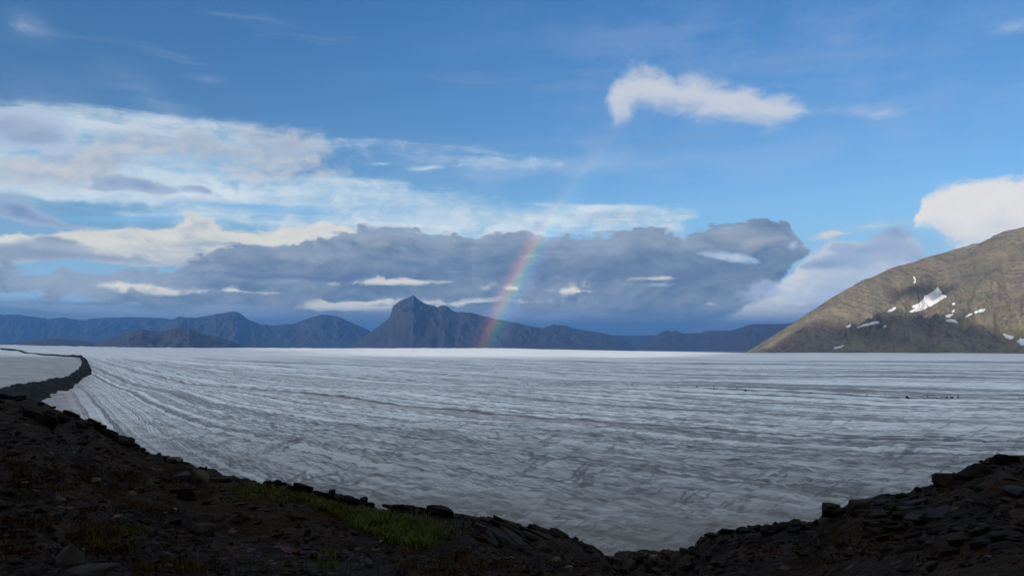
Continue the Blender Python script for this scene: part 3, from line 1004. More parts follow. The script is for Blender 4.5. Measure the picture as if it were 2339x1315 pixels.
# clean snow-ice beyond the last bend
clean = t.step(t.add(y_, t.mul(t.sub(band1, .5), 900)), 1750, 2250)
c = t.mix(t.mul(clean, .93), c, t.mix(t.step(band2, .35, .65), (.58, .63, .66), (.70, .73, .74)))
# grey dirt on the bare ice left of the moraine
leftd = t.mul(t.step(tt, -.50, -.56), t.step(y_, 2500, 1900))
c = t.mix(t.mul(leftd, .9), c, t.mix(t.step(patch, .35, .65), (.25, .245, .245), (.36, .365, .375)))
t.link(c, t.bsdf.inputs['Base Color'])
t.bsdf.inputs['Roughness'].default_value = .6
t.bsdf.inputs['Specular IOR Level'].default_value = .2
bump(t, grain, 1.0, 1.6)
tag(link_mesh('glacier', ice_me, mat_ice), 'broad dirty grey-white glacier filling the valley', 'glacier', kind='structure')


def ice_z(x, y):
    a = math.atan2(x, y)
    r = math.hypot(x, y)
    fi = np.interp(r, rr, np.arange(len(rr)))
    fj = np.interp(a, az, np.arange(len(az)))
    i, j = min(int(fi), len(rr) - 2), min(int(fj), len(az) - 2)
    u, v = fi - i, fj - j
    return float(Zi[i, j] * (1 - u) * (1 - v) + Zi[i + 1, j] * u * (1 - v) + Zi[i, j + 1] * (1 - u) * v + Zi[i + 1, j + 1] * u * v)


# ------------------------------------------------------------------ moraine ridge on the ice at the left
mat_morn, t = new_mat('moraine_rubble')
t.bsdf.inputs['Specular IOR Level'].default_value = .05
p = pos(t)
t.link(t.mix(t.step(t.noise(p, 1 / 6, 8, .7), .4, .65), (.012, .013, .015), (.032, .031, .030)), t.bsdf.inputs['Base Color'])
bump(t, t.noise(p, 1 / 4, 8, .7), 1.0, 2.5)
Le = [(0, 807), (35, 808), (62, 811.5), (97, 814.5), (121, 815), (150, 816.6), (172, 817.5), (180, 818.5), (189, 827), (187, 838), (180, 850), (165, 863), (149, 872), (123, 883), (84, 887), (58, 894), (26, 902), (-30, 911), (-120, 922)]
Re = [(0, 808), (35, 809.3), (62, 812.7), (97, 815.8), (121, 816.5), (150, 817.6), (176, 818.5), (188, 820), (200, 831), (205, 843), (206, 854), (186, 863), (174, 874), (159, 887), (142, 898), (120, 903), (103, 907), (95, 916), (70, 930)]
Hm = [3, 4, 2.5, 2.5, 4.0, 3.0, 5.0, 6.0, 7, 7, 7, 7, 7, 7, 6, 6, 6, 6, 6]


def interp_line(L, n):
    a = np.array([tuple(on_level(*q))[:2] for q in L])
    s_ = np.linspace(0, len(L) - 1, n)
    return np.stack([np.interp(s_, np.arange(len(L)), a[:, 0]), np.interp(s_, np.arange(len(L)), a[:, 1])], 1)


n, mcol = 420, 18
la, ra = interp_line(Le, n), interp_line(Re, n)
hm = np.interp(np.linspace(0, len(Le) - 1, n), np.arange(len(Le)), Hm)
k = np.linspace(-.25, 1.25, mcol)
Xm = la[:, :1] * (1 - k) + ra[:, :1] * k
Ym = la[:, 1:] * (1 - k) + ra[:, 1:] * k
base = np.array([[ice_z(Xm[i, j], Ym[i, j]) for j in range(mcol)] for i in range(n)])
prof = np.sin(np.pi * np.clip((k + .25) / 1.5, 0, 1))[None, :]
# ragged edge: the ridge sinks under the ice at its margins, further in some places than in others
rag = fbm(Xm / 22, Ym / 40, 5, .65, 171)
Zm = base + hm[:, None] * ((prof ** .9) * 1.5 - .42 + rag * .85) + fbm(Xm / 9, Ym / 9, 4, .6, 173) * 1.2
o = link_mesh('moraine', grid_mesh('moraine', Xm, Ym, Zm), mat_morn)
tag(o, 'dark moraine ridge of rubble curving over the ice at the left', 'moraine', kind='structure')

# ------------------------------------------------------------------ foreground hillside
crest = [(-700, 900, 75), (-300, 905, 70), (0, 916, 62), (60, 910, 60), (100, 920, 58), (150, 945, 56), (200, 967, 52), (260, 1000, 48), (330, 1032, 44), (400, 1050, 40), (480, 1074, 36), (560, 1099, 32), (650, 1112, 28),
         (700, 1124, 26), (800, 1148, 24), (870, 1166, 23), (920, 1158, 22), (1000, 1170, 22), (1090, 1187, 22), (1120, 1182, 21), (1200, 1209, 21), (1280, 1222, 21), (1340, 1249, 22), (1390, 1275, 24), (1415, 1266, 28), (1500, 1263, 30), (1585, 1258, 26),
         (1600, 1232, 23), (1640, 1217, 22), (1700, 1210, 21), (1780, 1205, 20), (1860, 1200, 19), (1880, 1186, 18.5), (1950, 1159, 18), (2000, 1148, 17.5), (2100, 1128, 17), (2140, 1103, 16.5), (2240, 1074, 16), (2280, 1052, 16), (2339, 1048, 16), (2600, 1020, 16), (3000, 1000, 16)]
c_az = np.array([azel(q[0], q[1])[0] for q in crest])
c_el = np.array([azel(q[0], q[1])[1] for q in crest])
c_r = np.array([q[2] for q in crest], float)


def ground(X, Y, detail=True):
    a = np.degrees(np.arctan2(X, Y))
    r = np.hypot(X, Y)
    rc = np.interp(a, c_az, c_r)
    el = np.interp(a, c_az, c_el)
    zc = rc * np.tan(np.radians(el))
    k = np.clip((r - 1.2) / (rc - 1.2), 0, 1)
    z = -1.72 * (1 - k) + zc * k
    over = np.maximum(r - rc, 0)
    z = z - over * over / (over + 3.0) * .85
    if detail:
        amp = np.clip(r / 9, .15, 1.4) * sstep(np.maximum(rc - r, 0), 0, 5) + .12
        z = z + fbm(X / 5.5, Y / 5.5, 3, .5, 201) * .34 * amp + fbm(X / 1.3, Y / 1.3, 4, .58, 207) * .16 * np.clip(r / 12, .35, 1.6) + np.maximum(fbm(X / .42, Y / .42, 3, .6, 211), -.1) * .06 * np.clip(r / 14, .5, 2)
    return z + EYE


azf = np.radians(np.concatenate([np.linspace(-85, -37, 50), np.linspace(-36.8, 36.8, 760), np.linspace(37, 85, 50)]))
rf = np.concatenate([np.linspace(.6, 4.5, 14), np.geomspace(4.7, 90, 330), np.linspace(93, 190, 25)])
A, Rr = np.meshgrid(azf, rf)
FX, FY = Rr * np.sin(A), Rr * np.cos(A)
FZ = ground(FX, FY)
mat_hill, t = new_mat('slate_hillside')
t.bsdf.inputs['Specular IOR Level'].default_value = .04
p = pos(t)
st = t.voro(t.pmap(p, (1, 1, 2)), 7.0, 'F1', 'Color')
sv = t.xyz(st)[0]
c = t.ramp(sv, [(0, (.0045, .0043, .004)), (.6, (.010, .0096, .0092)), (.95, (.020, .019, .0185)), (1.0, (.07, .066, .06))])
c = t.mix(t.mul(t.step(t.noise(p, .9, 7, .62), .42, .60), .8), c, (.007, .0062, .0052))
hx, hy, hz_ = t.xyz(p)
mossn = t.noise(t.pmap(p, (.30, .30, .30), (3, 0, 0)), 1.0, 6, .6)
moss = t.mul(t.step(mossn, .44, .56), t.step(t.noise(p, 3.0, 6, .65), .30, .52))
mc = t.mix(t.noise(p, 1.7, 4, .5), (.027, .0135, .005), (.016, .0145, .0045))
c = t.mix(t.mul(moss, .85), c, mc)
moss2 = t.mul(t.step(t.noise(t.pmap(p, (.22, .22, .22), (50, 9, 0)), 1.0, 6, .6), .56, .66), t.step(t.noise(p, 2.4, 6, .65), .40, .6))
c = t.mix(t.mul(moss2, .8), c, (.016, .022, .005))
c = t.mix(1.0, c, (.82, .62, .45), 'MULTIPLY')
t.link(c, t.bsdf.inputs['Base Color'])
t.bsdf.inputs['Roughness'].default_value = .8
bump(t, t.add(t.voro(t.pmap(p, (1, 1, 2)), 7.0, 'F1'), t.noise(p, 9, 6, .65)), .8, .05)
hill_o = link_mesh('hillside', grid_mesh('hillside', FX, FY, FZ, flip=True), mat_hill)
tag(hill_o, 'dark stony hillside in the foreground above the ice', 'hillside', kind='structure')

_g1 = np.zeros(1)


def gz(x, y):
    return float(ground(np.array([x]), np.array([y]))[0])


RMARCH = np.concatenate([np.linspace(3, 30, 420), np.linspace(30.1, 80, 320)])


# skyline table of the hillside: slope of the line of sight for each azimuth and distance
_ta = np.radians(np.linspace(-36, 36, 1441))
_TA, _TR = np.meshgrid(_ta, RMARCH, indexing='ij')
_TEL = (ground(_TR * np.sin(_TA), _TR * np.cos(_TA)) - EYE) / _TR


def hit(px, py, behind=0.0):
    """first point of the hillside under a pixel (or the crest if the ray passes above it)"""
    v = ray(px, py)
    h = math.hypot(v.x, v.y)
    ux, uy = v.x / h, v.y / h
    el = _TEL[int(np.clip(round((math.atan2(ux, uy) - _ta[0]) / (_ta[1] - _ta[0])), 0, 1440))]
    want = v.z / h
    k = np.argmax(el >= want) if (el >= want).any() else int(np.argmax(el))
    r = RMARCH[k] + behind
    return Vector((r * ux, r * uy, (EYE + el[k] * RMARCH[k]) if behind == 0 else gz(r * ux, r * uy))), r


# ---- rocks
def stone_mat(name, a, b, c3=None, sc=6.0):
    m, t = new_mat(name)
    t.bsdf.inputs['Specular IOR Level'].default_value = .05
    oi = t.n.new('ShaderNodeObjectInfo').outputs['Random']
    tc = t.n.new('ShaderNodeTexCoord').outputs['Object']
    v = t.vm('ADD', tc, t.vec(t.mul(oi, 40), t.mul(oi, 17), 0))
    c = t.mix(t.step(t.noise(v, sc * .5, 7, .6), .35, .65), a, b)
    if c3:
        c = t.mix(t.mul(t.step(t.noise(v, sc * 1.7, 6, .65), .55, .68), .8), c, c3)
    c = t.mix(1.0, c, t.mix(oi, (.50, .44, .38), (.98, .88, .78)), 'MULTIPLY')
    t.link(c, t.bsdf.inputs['Base Color'])
    t.bsdf.inputs['Roughness'].default_value = .75
    bump(t, t.noise(t.pmap(v, (1, 1, 3)), sc * 2, 8, .68), .6, .08)
    return m


M_slate = stone_mat('slate', (.0062, .0062, .0066), (.014, .0138, .0146), (.020, .015, .009))
M_pale = stone_mat('pale_stone', (.075, .072, .066), (.12, .115, .105), (.04, .038, .034))
M_grey = stone_mat('grey_stone', (.018, .0176, .0175), (.036, .035, .034), (.011, .0105, .010))
M_blue = stone_mat('blue_slate', (.020, .025, .040), (.036, .042, .058), (.014, .016, .022))
M_tan = stone_mat('tan_rock', (.024, .019, .012), (.040, .031, .020), (.014, .013, .011))
M_lilac = stone_mat('lilac_slate', (.035, .035, .048), (.06, .058, .07), (.024, .024, .03))


def hull(seed, npts=18, sx=1, sy=1, sz=1, boxy=.5):
    r_ = random.Random(seed)
    bm = bmesh.new()
    for _ in range(npts):
        v = Vector((r_.uniform(-1, 1), r_.uniform(-1, 1), r_.uniform(-1, 1)))
        u = v.normalized()
        m_ = max(abs(v.x), abs(v.y), abs(v.z))
        w = v / m_ * boxy + u * (1 - boxy)
        w *= r_.uniform(.82, 1.0)
        bm.verts.new((w.x * sx, w.y * sy, w.z * sz))
    bmesh.ops.convex_hull(bm, input=bm.verts, use_existing_faces=False)
    bmesh.ops.delete(bm, geom=[v for v in bm.verts if not v.link_faces], context='VERTS')
    bmesh.ops.bevel(bm, geom=list(bm.edges), offset=.045, segments=1, affect='EDGES', clamp_overlap=True)
    me = bpy.data.meshes.new('rock')
    bm.to_mesh(me)
    bm.free()
    return me


_var = {}


def rock_mesh(kind, k, mat):
    key = (kind, k, mat.name)
    if key not in _var:
        me = {'block': lambda: hull(300 + k, 15, .5, .5, .5, .55), 'slab': lambda: hull(400 + k, 14, .5, .5, .5, .9), 'round': lambda: hull(500 + k, 26, .5, .5, .5, .15)}[kind]()
        me.materials.append(mat)
        _var[key] = me
    return _var[key]


def rock(px, py, wpx, hpx, kind, mat, label, group=None, k=None, tilt=(0, 0), rz=None, sink=.25, behind=0.0, parent=None, name='rock'):
    pt, r = hit(px, py, behind)
    s_ = r / FOC
    k = random.randrange(6) if k is None else k
    o = link_mesh(name, rock_mesh(kind, k, mat))
    w, h = wpx * s_, hpx * s_
    o.scale = (w, w * random.uniform(.7, 1.0), h)
    o.rotation_euler = (R(tilt[0]), R(tilt[1]), random.uniform(0, 6.28) if rz is None else rz)
    o.location = (pt.x, pt.y, pt.z + h * (.5 - sink))
    if parent:
        o.parent = parent
    elif label:
        tag(o, label, 'rock', group)
    return o


U = rock
U(452, 1104, 46, 44, 'slab', M_pale, 'pale upright slab beside a blue-grey slab on the left slope', k=1, tilt=(18, 20), rz=.3)
U(418, 1094, 42, 18, 'slab', M_blue, 'blue-grey flat slab leaning against the pale upright slab', k=2, tilt=(10, -8), rz=.1)
U(505, 1100, 50, 12, 'slab', M_grey, 'long grey slab right of the pale upright slab', k=3, tilt=(6, 4), rz=.2)
U(430, 1138, 50, 30, 'block', M_slate, 'black block below the pale upright slab', k=1)
U(397, 1054, 34, 17, 'round', M_pale, 'pale rounded boulder on the left crest against the ice', k=1, rz=0)
U(398, 1168, 17, 12, 'block', M_pale, 'small pale stone in the gravel left of the green grass', k=2)
U(357, 1250, 34, 12, 'slab', M_lilac, 'lilac sliver of slate lying low on the left', k=4, tilt=(0, 25), rz=-.5)
U(58, 1107, 16, 9, 'block', M_pale, 'small pale stone at the far left', k=3)
U(264, 1186, 22, 12, 'slab', M_pale, 'pale chip above the yellow tuft', k=5)
U(318, 1123, 22, 10, 'slab', M_grey, 'grey chip in the brown moss of the left slope', k=2)
U(465, 1222, 66, 36, 'round', M_grey, 'smooth grey-green boulder low in the gravel', k=2)
U(160, 1285, 90, 44, 'block', M_grey, 'big dark boulder at the lower left corner', k=4)
U(205, 1319, 110, 26, 'slab', M_grey, 'broad slab cut by the bottom edge at the left', k=0, rz=.2)
U(756, 1134, 26, 22, 'block', M_slate, 'pointed dark rock on the crest behind the green grass', k=5, sink=.2)
U(829, 1148, 28, 20, 'block', M_slate, 'squat dark rock on the crest right of the pointed one', k=2)
U(690, 1120, 46, 18, 'slab', M_slate, 'smooth sloping slab on the crest above the green grass', k=3, tilt=(0, 18), rz=0)
U(665, 1122, 10, 26, 'slab', M_pale, 'thin pale splinter leaning in the green grass', k=1, tilt=(10, -38), rz=0)
U(610, 1103, 26, 16, 'round', M_slate, 'knob of dark rock on the crest, left of two', k=0)
U(632, 1107, 24, 18, 'round', M_slate, 'knob of dark rock on the crest, right of two', k=3)
U(285, 1017, 46, 26, 'round', M_slate, 'dark humped rock on the upper left crest', k=3)
U(700, 1232, 16, 36, 'slab', M_grey, 'upright grey plate in the dark gravel under the grass', k=2, tilt=(0, 10), rz=1.2)
U(700, 1240, 20, 16, 'slab', M_grey, 'grey chip at the foot of the upright plate', k=0)
U(842, 1288, 28, 14, 'slab', M_lilac, 'lilac chip among the purple flowers', k=5, tilt=(0, 18))
U(872, 1240, 18, 11, 'round', M_pale, 'pale pebble below the green grass', k=4)
U(730, 1149, 14, 12, 'round', M_pale, 'pale pebble at the edge of the green grass', k=1)
U(2285, 1062, 46, 34, 'round', M_slate, 'capped dark boulder at the top of the right crest', k=0)
U(2160, 1112, 66, 40, 'block', M_tan, 'tan block on the right crest', k=2)
U(2225, 1090, 90, 42, 'block', M_slate, 'dark block between the tan block and the capped boulder', k=4)
U(2097, 1122, 17, 11, 'round', M_slate, 'small stone perched on the right crest', k=5, sink=.1)
U(1945, 1157, 13, 9, 'round', M_slate, 'small stone perched lower on the right crest', k=2, sink=.1)
U(1864, 1197, 9, 14, 'block', M_slate, 'tiny standing stone at the step of the right crest', k=1, sink=.1)
U(1900, 1180, 66, 40, 'block', M_slate, 'square dark rock at the step of the right crest', k=5)
U(1968, 1176, 64, 44, 'block', M_tan, 'tan faced block below the right crest', k=0)
U(2216, 1156, 28, 18, 'slab', M_lilac, 'pale blue plate on the right slope', k=3, tilt=(15, 10))
U(2146, 1176, 24, 8, 'slab', M_lilac, 'thin pale sliver on the right slope', k=1, tilt=(0, 15))
U(2318, 1125, 60, 14, 'slab', M_blue, 'blue-grey plate at the right edge', k=4)
U(2110, 1195, 90, 18, 'slab', M_grey, 'long grey ledge plate in the middle of the right slope', k=0, rz=.1)
U(1272, 1281, 30, 14, 'round', M_pale, 'oval pale stone at the bottom below the slate outcrop', k=0)
U(1300, 1301, 30, 12, 'slab', M_pale, 'pale flat stone at the bottom edge of the picture', k=2)
U(1180, 1246, 22, 12, 'round', M_pale, 'pale pebble at the foot of the slate outcrop', k=3)
U(1190, 1253, 18, 11, 'round', M_pale, 'pale pebble lower of two at the foot of the slate outcrop', k=5)
U(1170, 1276, 15, 9, 'round', M_pale, 'pale pebble alone below the slate outcrop', k=1)
U(1645, 1242, 26, 16, 'block', M_grey, 'grey stone under the nose of the right slope', k=2)
U(1470, 1270, 34, 14, 'slab', M_grey, 'grey slab in the notch between the two slopes', k=4, tilt=(0, -12))
U(1495, 1278, 26, 16, 'block', M_pale, 'pale block in the notch between the two slopes', k=0)
U(1435, 1298, 46, 24, 'block', M_grey, 'grey block at the bottom of the notch', k=3)
U(1480, 1304, 30, 30, 'slab', M_grey, 'grey leaning slab at the bottom of the notch', k=5, tilt=(0, 40))
U(1395, 1285, 40, 16, 'slab', M_grey, 'dull slab at the left side of the notch', k=1, tilt=(0, -15))

# rocks little sets apart: told by size and by the thing they lie next to
MARKS = [(452, 1104, 'the pale upright slab'), (397, 1054, 'the pale crest boulder'), (160, 1285, 'the big corner boulder'), (465, 1222, 'the smooth grey-green boulder'), (430, 1138, 'the black block'), (260, 1230, 'the yellow tuft'),
         (58, 1107, 'the small pale stone far left'), (190, 965, 'the upper left outcrop'), (357, 1250, 'the lilac sliver'), (700, 1232, 'the upright grey plate'), (600, 1150, 'the green grass'), (640, 1285, 'the purple flowers'), (872, 1240, 'the pale pebble under the grass'),
         (2285, 1062, 'the capped boulder'), (2160, 1112, 'the tan crest block'), (1968, 1176, 'the tan faced block'), (1900, 1180, 'the square dark rock'), (2110, 1195, 'the long ledge plate'), (2216, 1156, 'the pale blue plate'), (2318, 1125, 'the edge plate'), (1645, 1242, 'the grey nose stone'), (1760, 1240, 'the slate lip'), (2150, 1260, 'the flat slate ledges'),
         (1470, 1270, 'the grey notch slab'), (1495, 1278, 'the pale notch block'), (1435, 1298, 'the grey notch block'), (1480, 1304, 'the leaning notch slab'), (1395, 1285, 'the dull left slab')]


used_labels = set()


def spot_label(what, x, y, s_, lo, hi):
    size = 'tiny' if s_ < lo + (hi - lo) * .25 else ('small' if s_ < lo + (hi - lo) * .55 else ('middling' if s_ < lo + (hi - lo) * .8 else 'large'))
    for m_ in sorted(MARKS, key=lambda q: math.hypot(q[0] - x, (q[1] - y) * 1.8)):
        dx_, dy_ = x - m_[0], (y - m_[1]) * 1.8
        side = ('right of' if dx_ > 0 else 'left of') if abs(dx_) > abs(dy_) else ('below' if dy_ > 0 else 'above')
        d_ = math.hypot(dx_, dy_)
        far_ = 'touching distance' if d_ < 14 else ('close' if d_ < 28 else ('a little way' if d_ < 75 else ('well' if d_ < 150 else 'far')))
        lab = '%s %s %s %s %s' % (size, what, 'just' if d_ < 14 else far_, side, m_[2])
        if lab not in used_labels:
            break
    used_labels.add(lab)
    return lab


ORD = ['first', 'second', 'third', 'fourth', 'fifth', 'sixth', 'seventh', 'eighth', 'ninth', 'tenth', 'eleventh', 'twelfth', 'thirteenth', 'fourteenth', 'fifteenth', 'sixteenth', 'seventeenth', 'eighteenth', 'nineteenth', 'twentieth']
ORD += ['twenty-' + q for q in ORD[:9]] + ['thirtieth'] + ['thirty-' + q for q in ORD[:9]] + ['fortieth'] + ['forty-' + q for q in ORD[:9]] + ['fiftieth'] + ['fifty-' + q for q in ORD[:9]]
cx_list = sorted(random.uniform(0, 1080) for _ in range(46))
for i, x in enumerate(cx_list):      # along the left crest
    y = np.interp(x, [q[0] for q in crest], [q[1] for q in crest])
    s_ = random.uniform(5, 13)
    U(x, y + random.uniform(0, 7), s_ * 1.3, s_, random.choice(['block', 'block', 'slab']), M_slate, 'dark angular rock on the left crest, %s from the left end of the row' % ORD[i], 'rocks along the left crest', tilt=(random.uniform(-15, 15), random.uniform(-20, 20)))
for i in range(36):
    x = random.uniform(1395, 1600)
    y = random.uniform(1260, 1315)
    s_ = random.uniform(8, 20)
    U(x, y, s_ * 1.5, s_, random.choice(['block', 'slab']), random.choice([M_grey, M_slate, M_grey]), spot_label('rubble stone in the notch', x, y, s_, 8, 20), 'rubble in the notch', tilt=(random.uniform(-25, 25), random.uniform(-25, 25)))
for i in range(70):
    x = random.uniform(0, 560) if i < 45 else random.uniform(480, 950)
    y = np.interp(x, [q[0] for q in crest], [q[1] for q in crest]) + random.uniform(35, 330)
    if y > 1315 or (x > 480 and y < np.interp(x, [480, 950], [1160, 1270])): continue
    s_ = random.uniform(7, 20)
    U(x, y, s_ * 1.7, s_ * .7, random.choice(['slab', 'block', 'round']), random.choice([M_slate, M_slate, M_grey]), spot_label('loose dark stone', x, y, s_, 7, 20), 'loose stones on the left slope', tilt=(random.uniform(-15, 15), random.uniform(-15, 15)))
for i in range(60):
    x = random.uniform(1610, 2339)
    y = np.interp(x, [q[0] for q in crest], [q[1] for q in crest]) + (random.uniform(0, 6) if i < 22 else random.uniform(15, 200))
    if y > 1315: continue
    s_ = random.uniform(8, 26)
    U(x, y, s_ * 1.5, s_ * .65, random.choice(['slab', 'slab', 'block']), random.choice([M_slate, M_slate, M_grey]), spot_label('flat dark stone', x, y, s_, 8, 26), 'stones on the right slope', tilt=(random.uniform(-10, 10), random.uniform(-14, 10)), rz=random.uniform(-.4, .4))


# ---- outcrops of bedded slate: each plate a part
def outcrop(px, py, wpx, hpx, nplates, dip, label, mats, strike=0.0, lenpx=70, thk=6):
    pt, r = hit(px, py)
    root = empty('slate_outcrop', pt)
    tag(root, label, 'outcrop')
    s_ = r / FOC
    bpy.context.view_layer.update()
    for i in range(nplates):
        x, y = px + random.uniform(-.5, .5) * wpx, py + random.uniform(-.5, .5) * hpx
        cy = np.interp(x, [q[0] for q in crest], [q[1] for q in crest])
        y = max(y, cy + 2)
        q, rq = hit(x, y)
        o = link_mesh('plate', rock_mesh('slab', random.randrange(6), random.choice(mats)))
        L = lenpx * random.uniform(.5, 1.2) * s_
        o.scale = (L, L * random.uniform(.4, .7), thk * random.uniform(.7, 2.0) * s_)
        o.parent = root
        o.location = q - pt + Vector((0, 0, thk * s_ * .4))
        o.rotation_euler = (R(random.uniform(-6, 14)), R(dip + random.uniform(-7, 7)), strike + random.uniform(-.25, .25))


outcrop(1190, 1216, 190, 52, 44, 27, 'bedded slate outcrop with dipping plates, middle of the foreground', [M_slate, M_grey, M_slate, M_blue], lenpx=60, thk=7)
outcrop(960, 1166, 130, 18, 16, 6, 'low slate outcrop on the crest behind the seeding grass', [M_slate], lenpx=46, thk=12)
outcrop(780, 1137, 130, 16, 14, 12, 'jagged slate outcrop on the crest above the green grass', [M_slate], lenpx=36, thk=12)
outcrop(2040, 1165, 240, 40, 34, -14, 'stepped slate ledges along the upper right slope', [M_slate, M_slate, M_grey, M_blue], lenpx=52, thk=10)
outcrop(2150, 1225, 340, 70, 34, -4, 'flat slate ledges low on the right slope', [M_slate, M_slate, M_grey], lenpx=56, thk=8)
outcrop(1720, 1215, 200, 16, 16, -5, 'dark slate lip at the nose of the right slope', [M_slate], lenpx=36, thk=9)
outcrop(190, 965, 220, 40, 26, 20, 'dark broken outcrop at the top of the left slope', [M_slate], lenpx=34, thk=10)


# ---- gravel: too many to count
def build_stuff(name, verts, faces, mat, label, cat, smooth=False, mats=None, mi=None):
    me = bpy.data.meshes.new(name)
    me.from_pydata(verts, [], faces)
    for m_ in (mats or [mat]):
        me.materials.append(m_)
    if mi is not None:
        me.polygons.foreach_set('material_index', np.array(mi, dtype=np.int32))
    me.update()
    return tag(link_mesh(name, me), label, cat, kind='stuff')


gv, gf, gm = [], [], []
octa = [(1, 0, 0), (-1, 0, 0), (0, 1, 0), (0, -1, 0), (0, 0, 1), (0, 0, -1)]
of = [(0, 2, 4), (2, 1, 4), (1, 3, 4), (3, 0, 4), (2, 0, 5), (1, 2, 5), (3, 1, 5), (0, 3, 5)]
NG = 24000
ga = np.radians(rng.uniform(-34, 34, NG))
gr = np.exp(rng.uniform(math.log(5.0), math.log(48), NG))
grc = np.interp(np.degrees(ga), c_az, c_r)
gX, gY = gr * np.sin(ga), gr * np.cos(ga)
gZ = ground(gX, gY)
dens = fbm(gX / 2.2, gY / 2.2, 3, .5, 221)
for i in range(NG):
    if gr[i] > grc[i] + .4 or dens[i] < -.12: continue
    s_ = (.010 + .055 * rng.random() ** 3) * (.6 + gr[i] / 16)
    rot = Matrix.Rotation(rng.random() * 6.28, 3, 'Z') @ Matrix.Rotation(rng.normal() * .35, 3, 'X')
    b0 = len(gv)
    ax = (s_ * rng.uniform(.8, 1.7), s_ * rng.uniform(.6, 1.0), s_ * rng.uniform(.3, .6))
    for q in octa:
        jx = rng.uniform(.7, 1.15)
        v = rot @ Vector((q[0] * ax[0] * jx + rng.normal() * s_ * .2, q[1] * ax[1] * jx + rng.normal() * s_ * .2, q[2] * ax[2]))
        gv.append((gX[i] + v.x, gY[i] + v.y, gZ[i] + v.z + ax[2] * .4))
    gf.extend([tuple(b0 + k for k in f_) for f_ in of])
    m_ = 0 if rng.random() < .72 else (1 if rng.random() < .9 else 2)
    gm.extend([m_] * 8)
build_stuff('gravel', gv, gf, None, 'dark slaty gravel strewn over the foreground slopes', 'gravel', mats=[M_slate, M_grey, M_pale], mi=gm)


# ---- grass
def blade_mat(name, a, b):
    m, t = new_mat(name)
    t.bsdf.inputs['Specular IOR Level'].default_value = .05
    c = t.mix(t.noise(pos(t), 3.0, 4, .6), a, b)
    t.link(c, t.bsdf.inputs['Base Color'])
    t.bsdf.inputs['Roughness'].default_value = .6
    return m


M_green = blade_mat('green_grass', (.034, .048, .008), (.075, .080, .014))
M_dry = blade_mat('dry_grass', (.045, .028, .006), (.024, .024, .006))
M_rust = blade_mat('rust_moss', (.032, .013, .005), (.02, .013, .005))
M_seed = blade_mat('seed_head', (.10, .11, .08), (.06, .08, .045))


def blades(pts, hmin, hmax, w, verts, faces, lean=.35):
    for q in pts:
        h = random.uniform(hmin, hmax)
        a = random.uniform(0, 6.28)
        l = random.uniform(.1, lean) * h
        dxx, dyy = math.cos(a), math.sin(a)
        ww = w * random.uniform(.7, 1.3)
        px_, py_ = -dyy * ww, dxx * ww
        b0 = len(verts)
        x, y, z = q
        verts += [(x - px_, y - py_, z - .01), (x + px_, y + py_, z - .01), (x + dxx * l * .35 + px_ * .8, y + dyy * l * .35 + py_ * .8, z + h * .6), (x + dxx * l * .35 - px_ * .8, y + dyy * l * .35 - py_ * .8, z + h * .6), (x + dxx * l, y + dyy * l, z + h)]
        faces += [(b0, b0 + 1, b0 + 2, b0 + 3), (b0 + 3, b0 + 2, b0 + 4)]


def sample_poly(poly, n, clump=None):
    xs, ys = [q[0] for q in poly], [q[1] for q in poly]
    out = []
    centres = []
    if clump:
        while len(centres) < clump:
            x, y = random.uniform(min(xs), max(xs)), random.uniform(min(ys), max(ys))
            if in_poly(x, y, poly):
                centres.append((x, y))
    tries = 0
    while len(out) < n and tries < n * 30:
        tries += 1
        if clump and random.random() < .92:
            cx_, cy_ = random.choice(centres)
            x, y = random.gauss(cx_, 16), random.gauss(cy_, 6)
        else:
            x, y = random.uniform(min(xs), max(xs)), random.uniform(min(ys), max(ys))
        if in_poly(x, y, poly):
            out.append((x, y))
    # pixel samples to the ground through a coarse table
    res = []
    for (x, y) in out:
        q, r = hit(x, y)
        res.append((q.x, q.y, q.z))
    return res


green_poly = [(515, 1108), (560, 1104), (640, 1116), (700, 1126), (760, 1150), (860, 1166), (930, 1180), (1010, 1196), (1030, 1225), (1000, 1250), (980, 1268), (930, 1262), (860, 1232), (790, 1198), (740, 1168), (670, 1150), (560, 1142), (520, 1130)]
v_, f_ = [], []
blades(sample_poly(green_poly, 8500, 75), .03, .15, .008, v_, f_, 1.0)
blades(sample_poly([(180, 1215), (330, 1200), (350, 1240), (300, 1262), (180, 1258)], 500, 12), .03, .09, .004, v_, f_, .5)
blades(sample_poly([(720, 1268), (770, 1262), (770, 1300), (725, 1305)], 160, 5), .06, .16, .006, v_, f_, .6)
build_stuff('grass', v_, f_, M_green, 'strip of green grass running down the left slope', 'grass')
v_, f_ = [], []
for poly_, n_ in (([(180, 1205), (330, 1200), (345, 1225), (180, 1240)], 500), ([(200, 1060), (420, 1070), (520, 1110), (480, 1140), (240, 1140)], 900), ([(300, 1290), (560, 1285), (560, 1315), (300, 1315)], 500), ([(900, 1280), (1200, 1285), (1200, 1315), (900, 1315)], 350), ([(250, 1148), (345, 1145), (345, 1170), (250, 1172)], 200), ([(1830, 1210), (1930, 1208), (1930, 1250), (1820, 1250)], 250)):
    blades(sample_poly(poly_, n_, 12), .03, .13, .004, v_, f_, .7)
build_stuff('dry_grass', v_, f_, M_dry, 'yellow-brown dry grass in thin patches on the slopes', 'grass')
v_, f_ = [], []
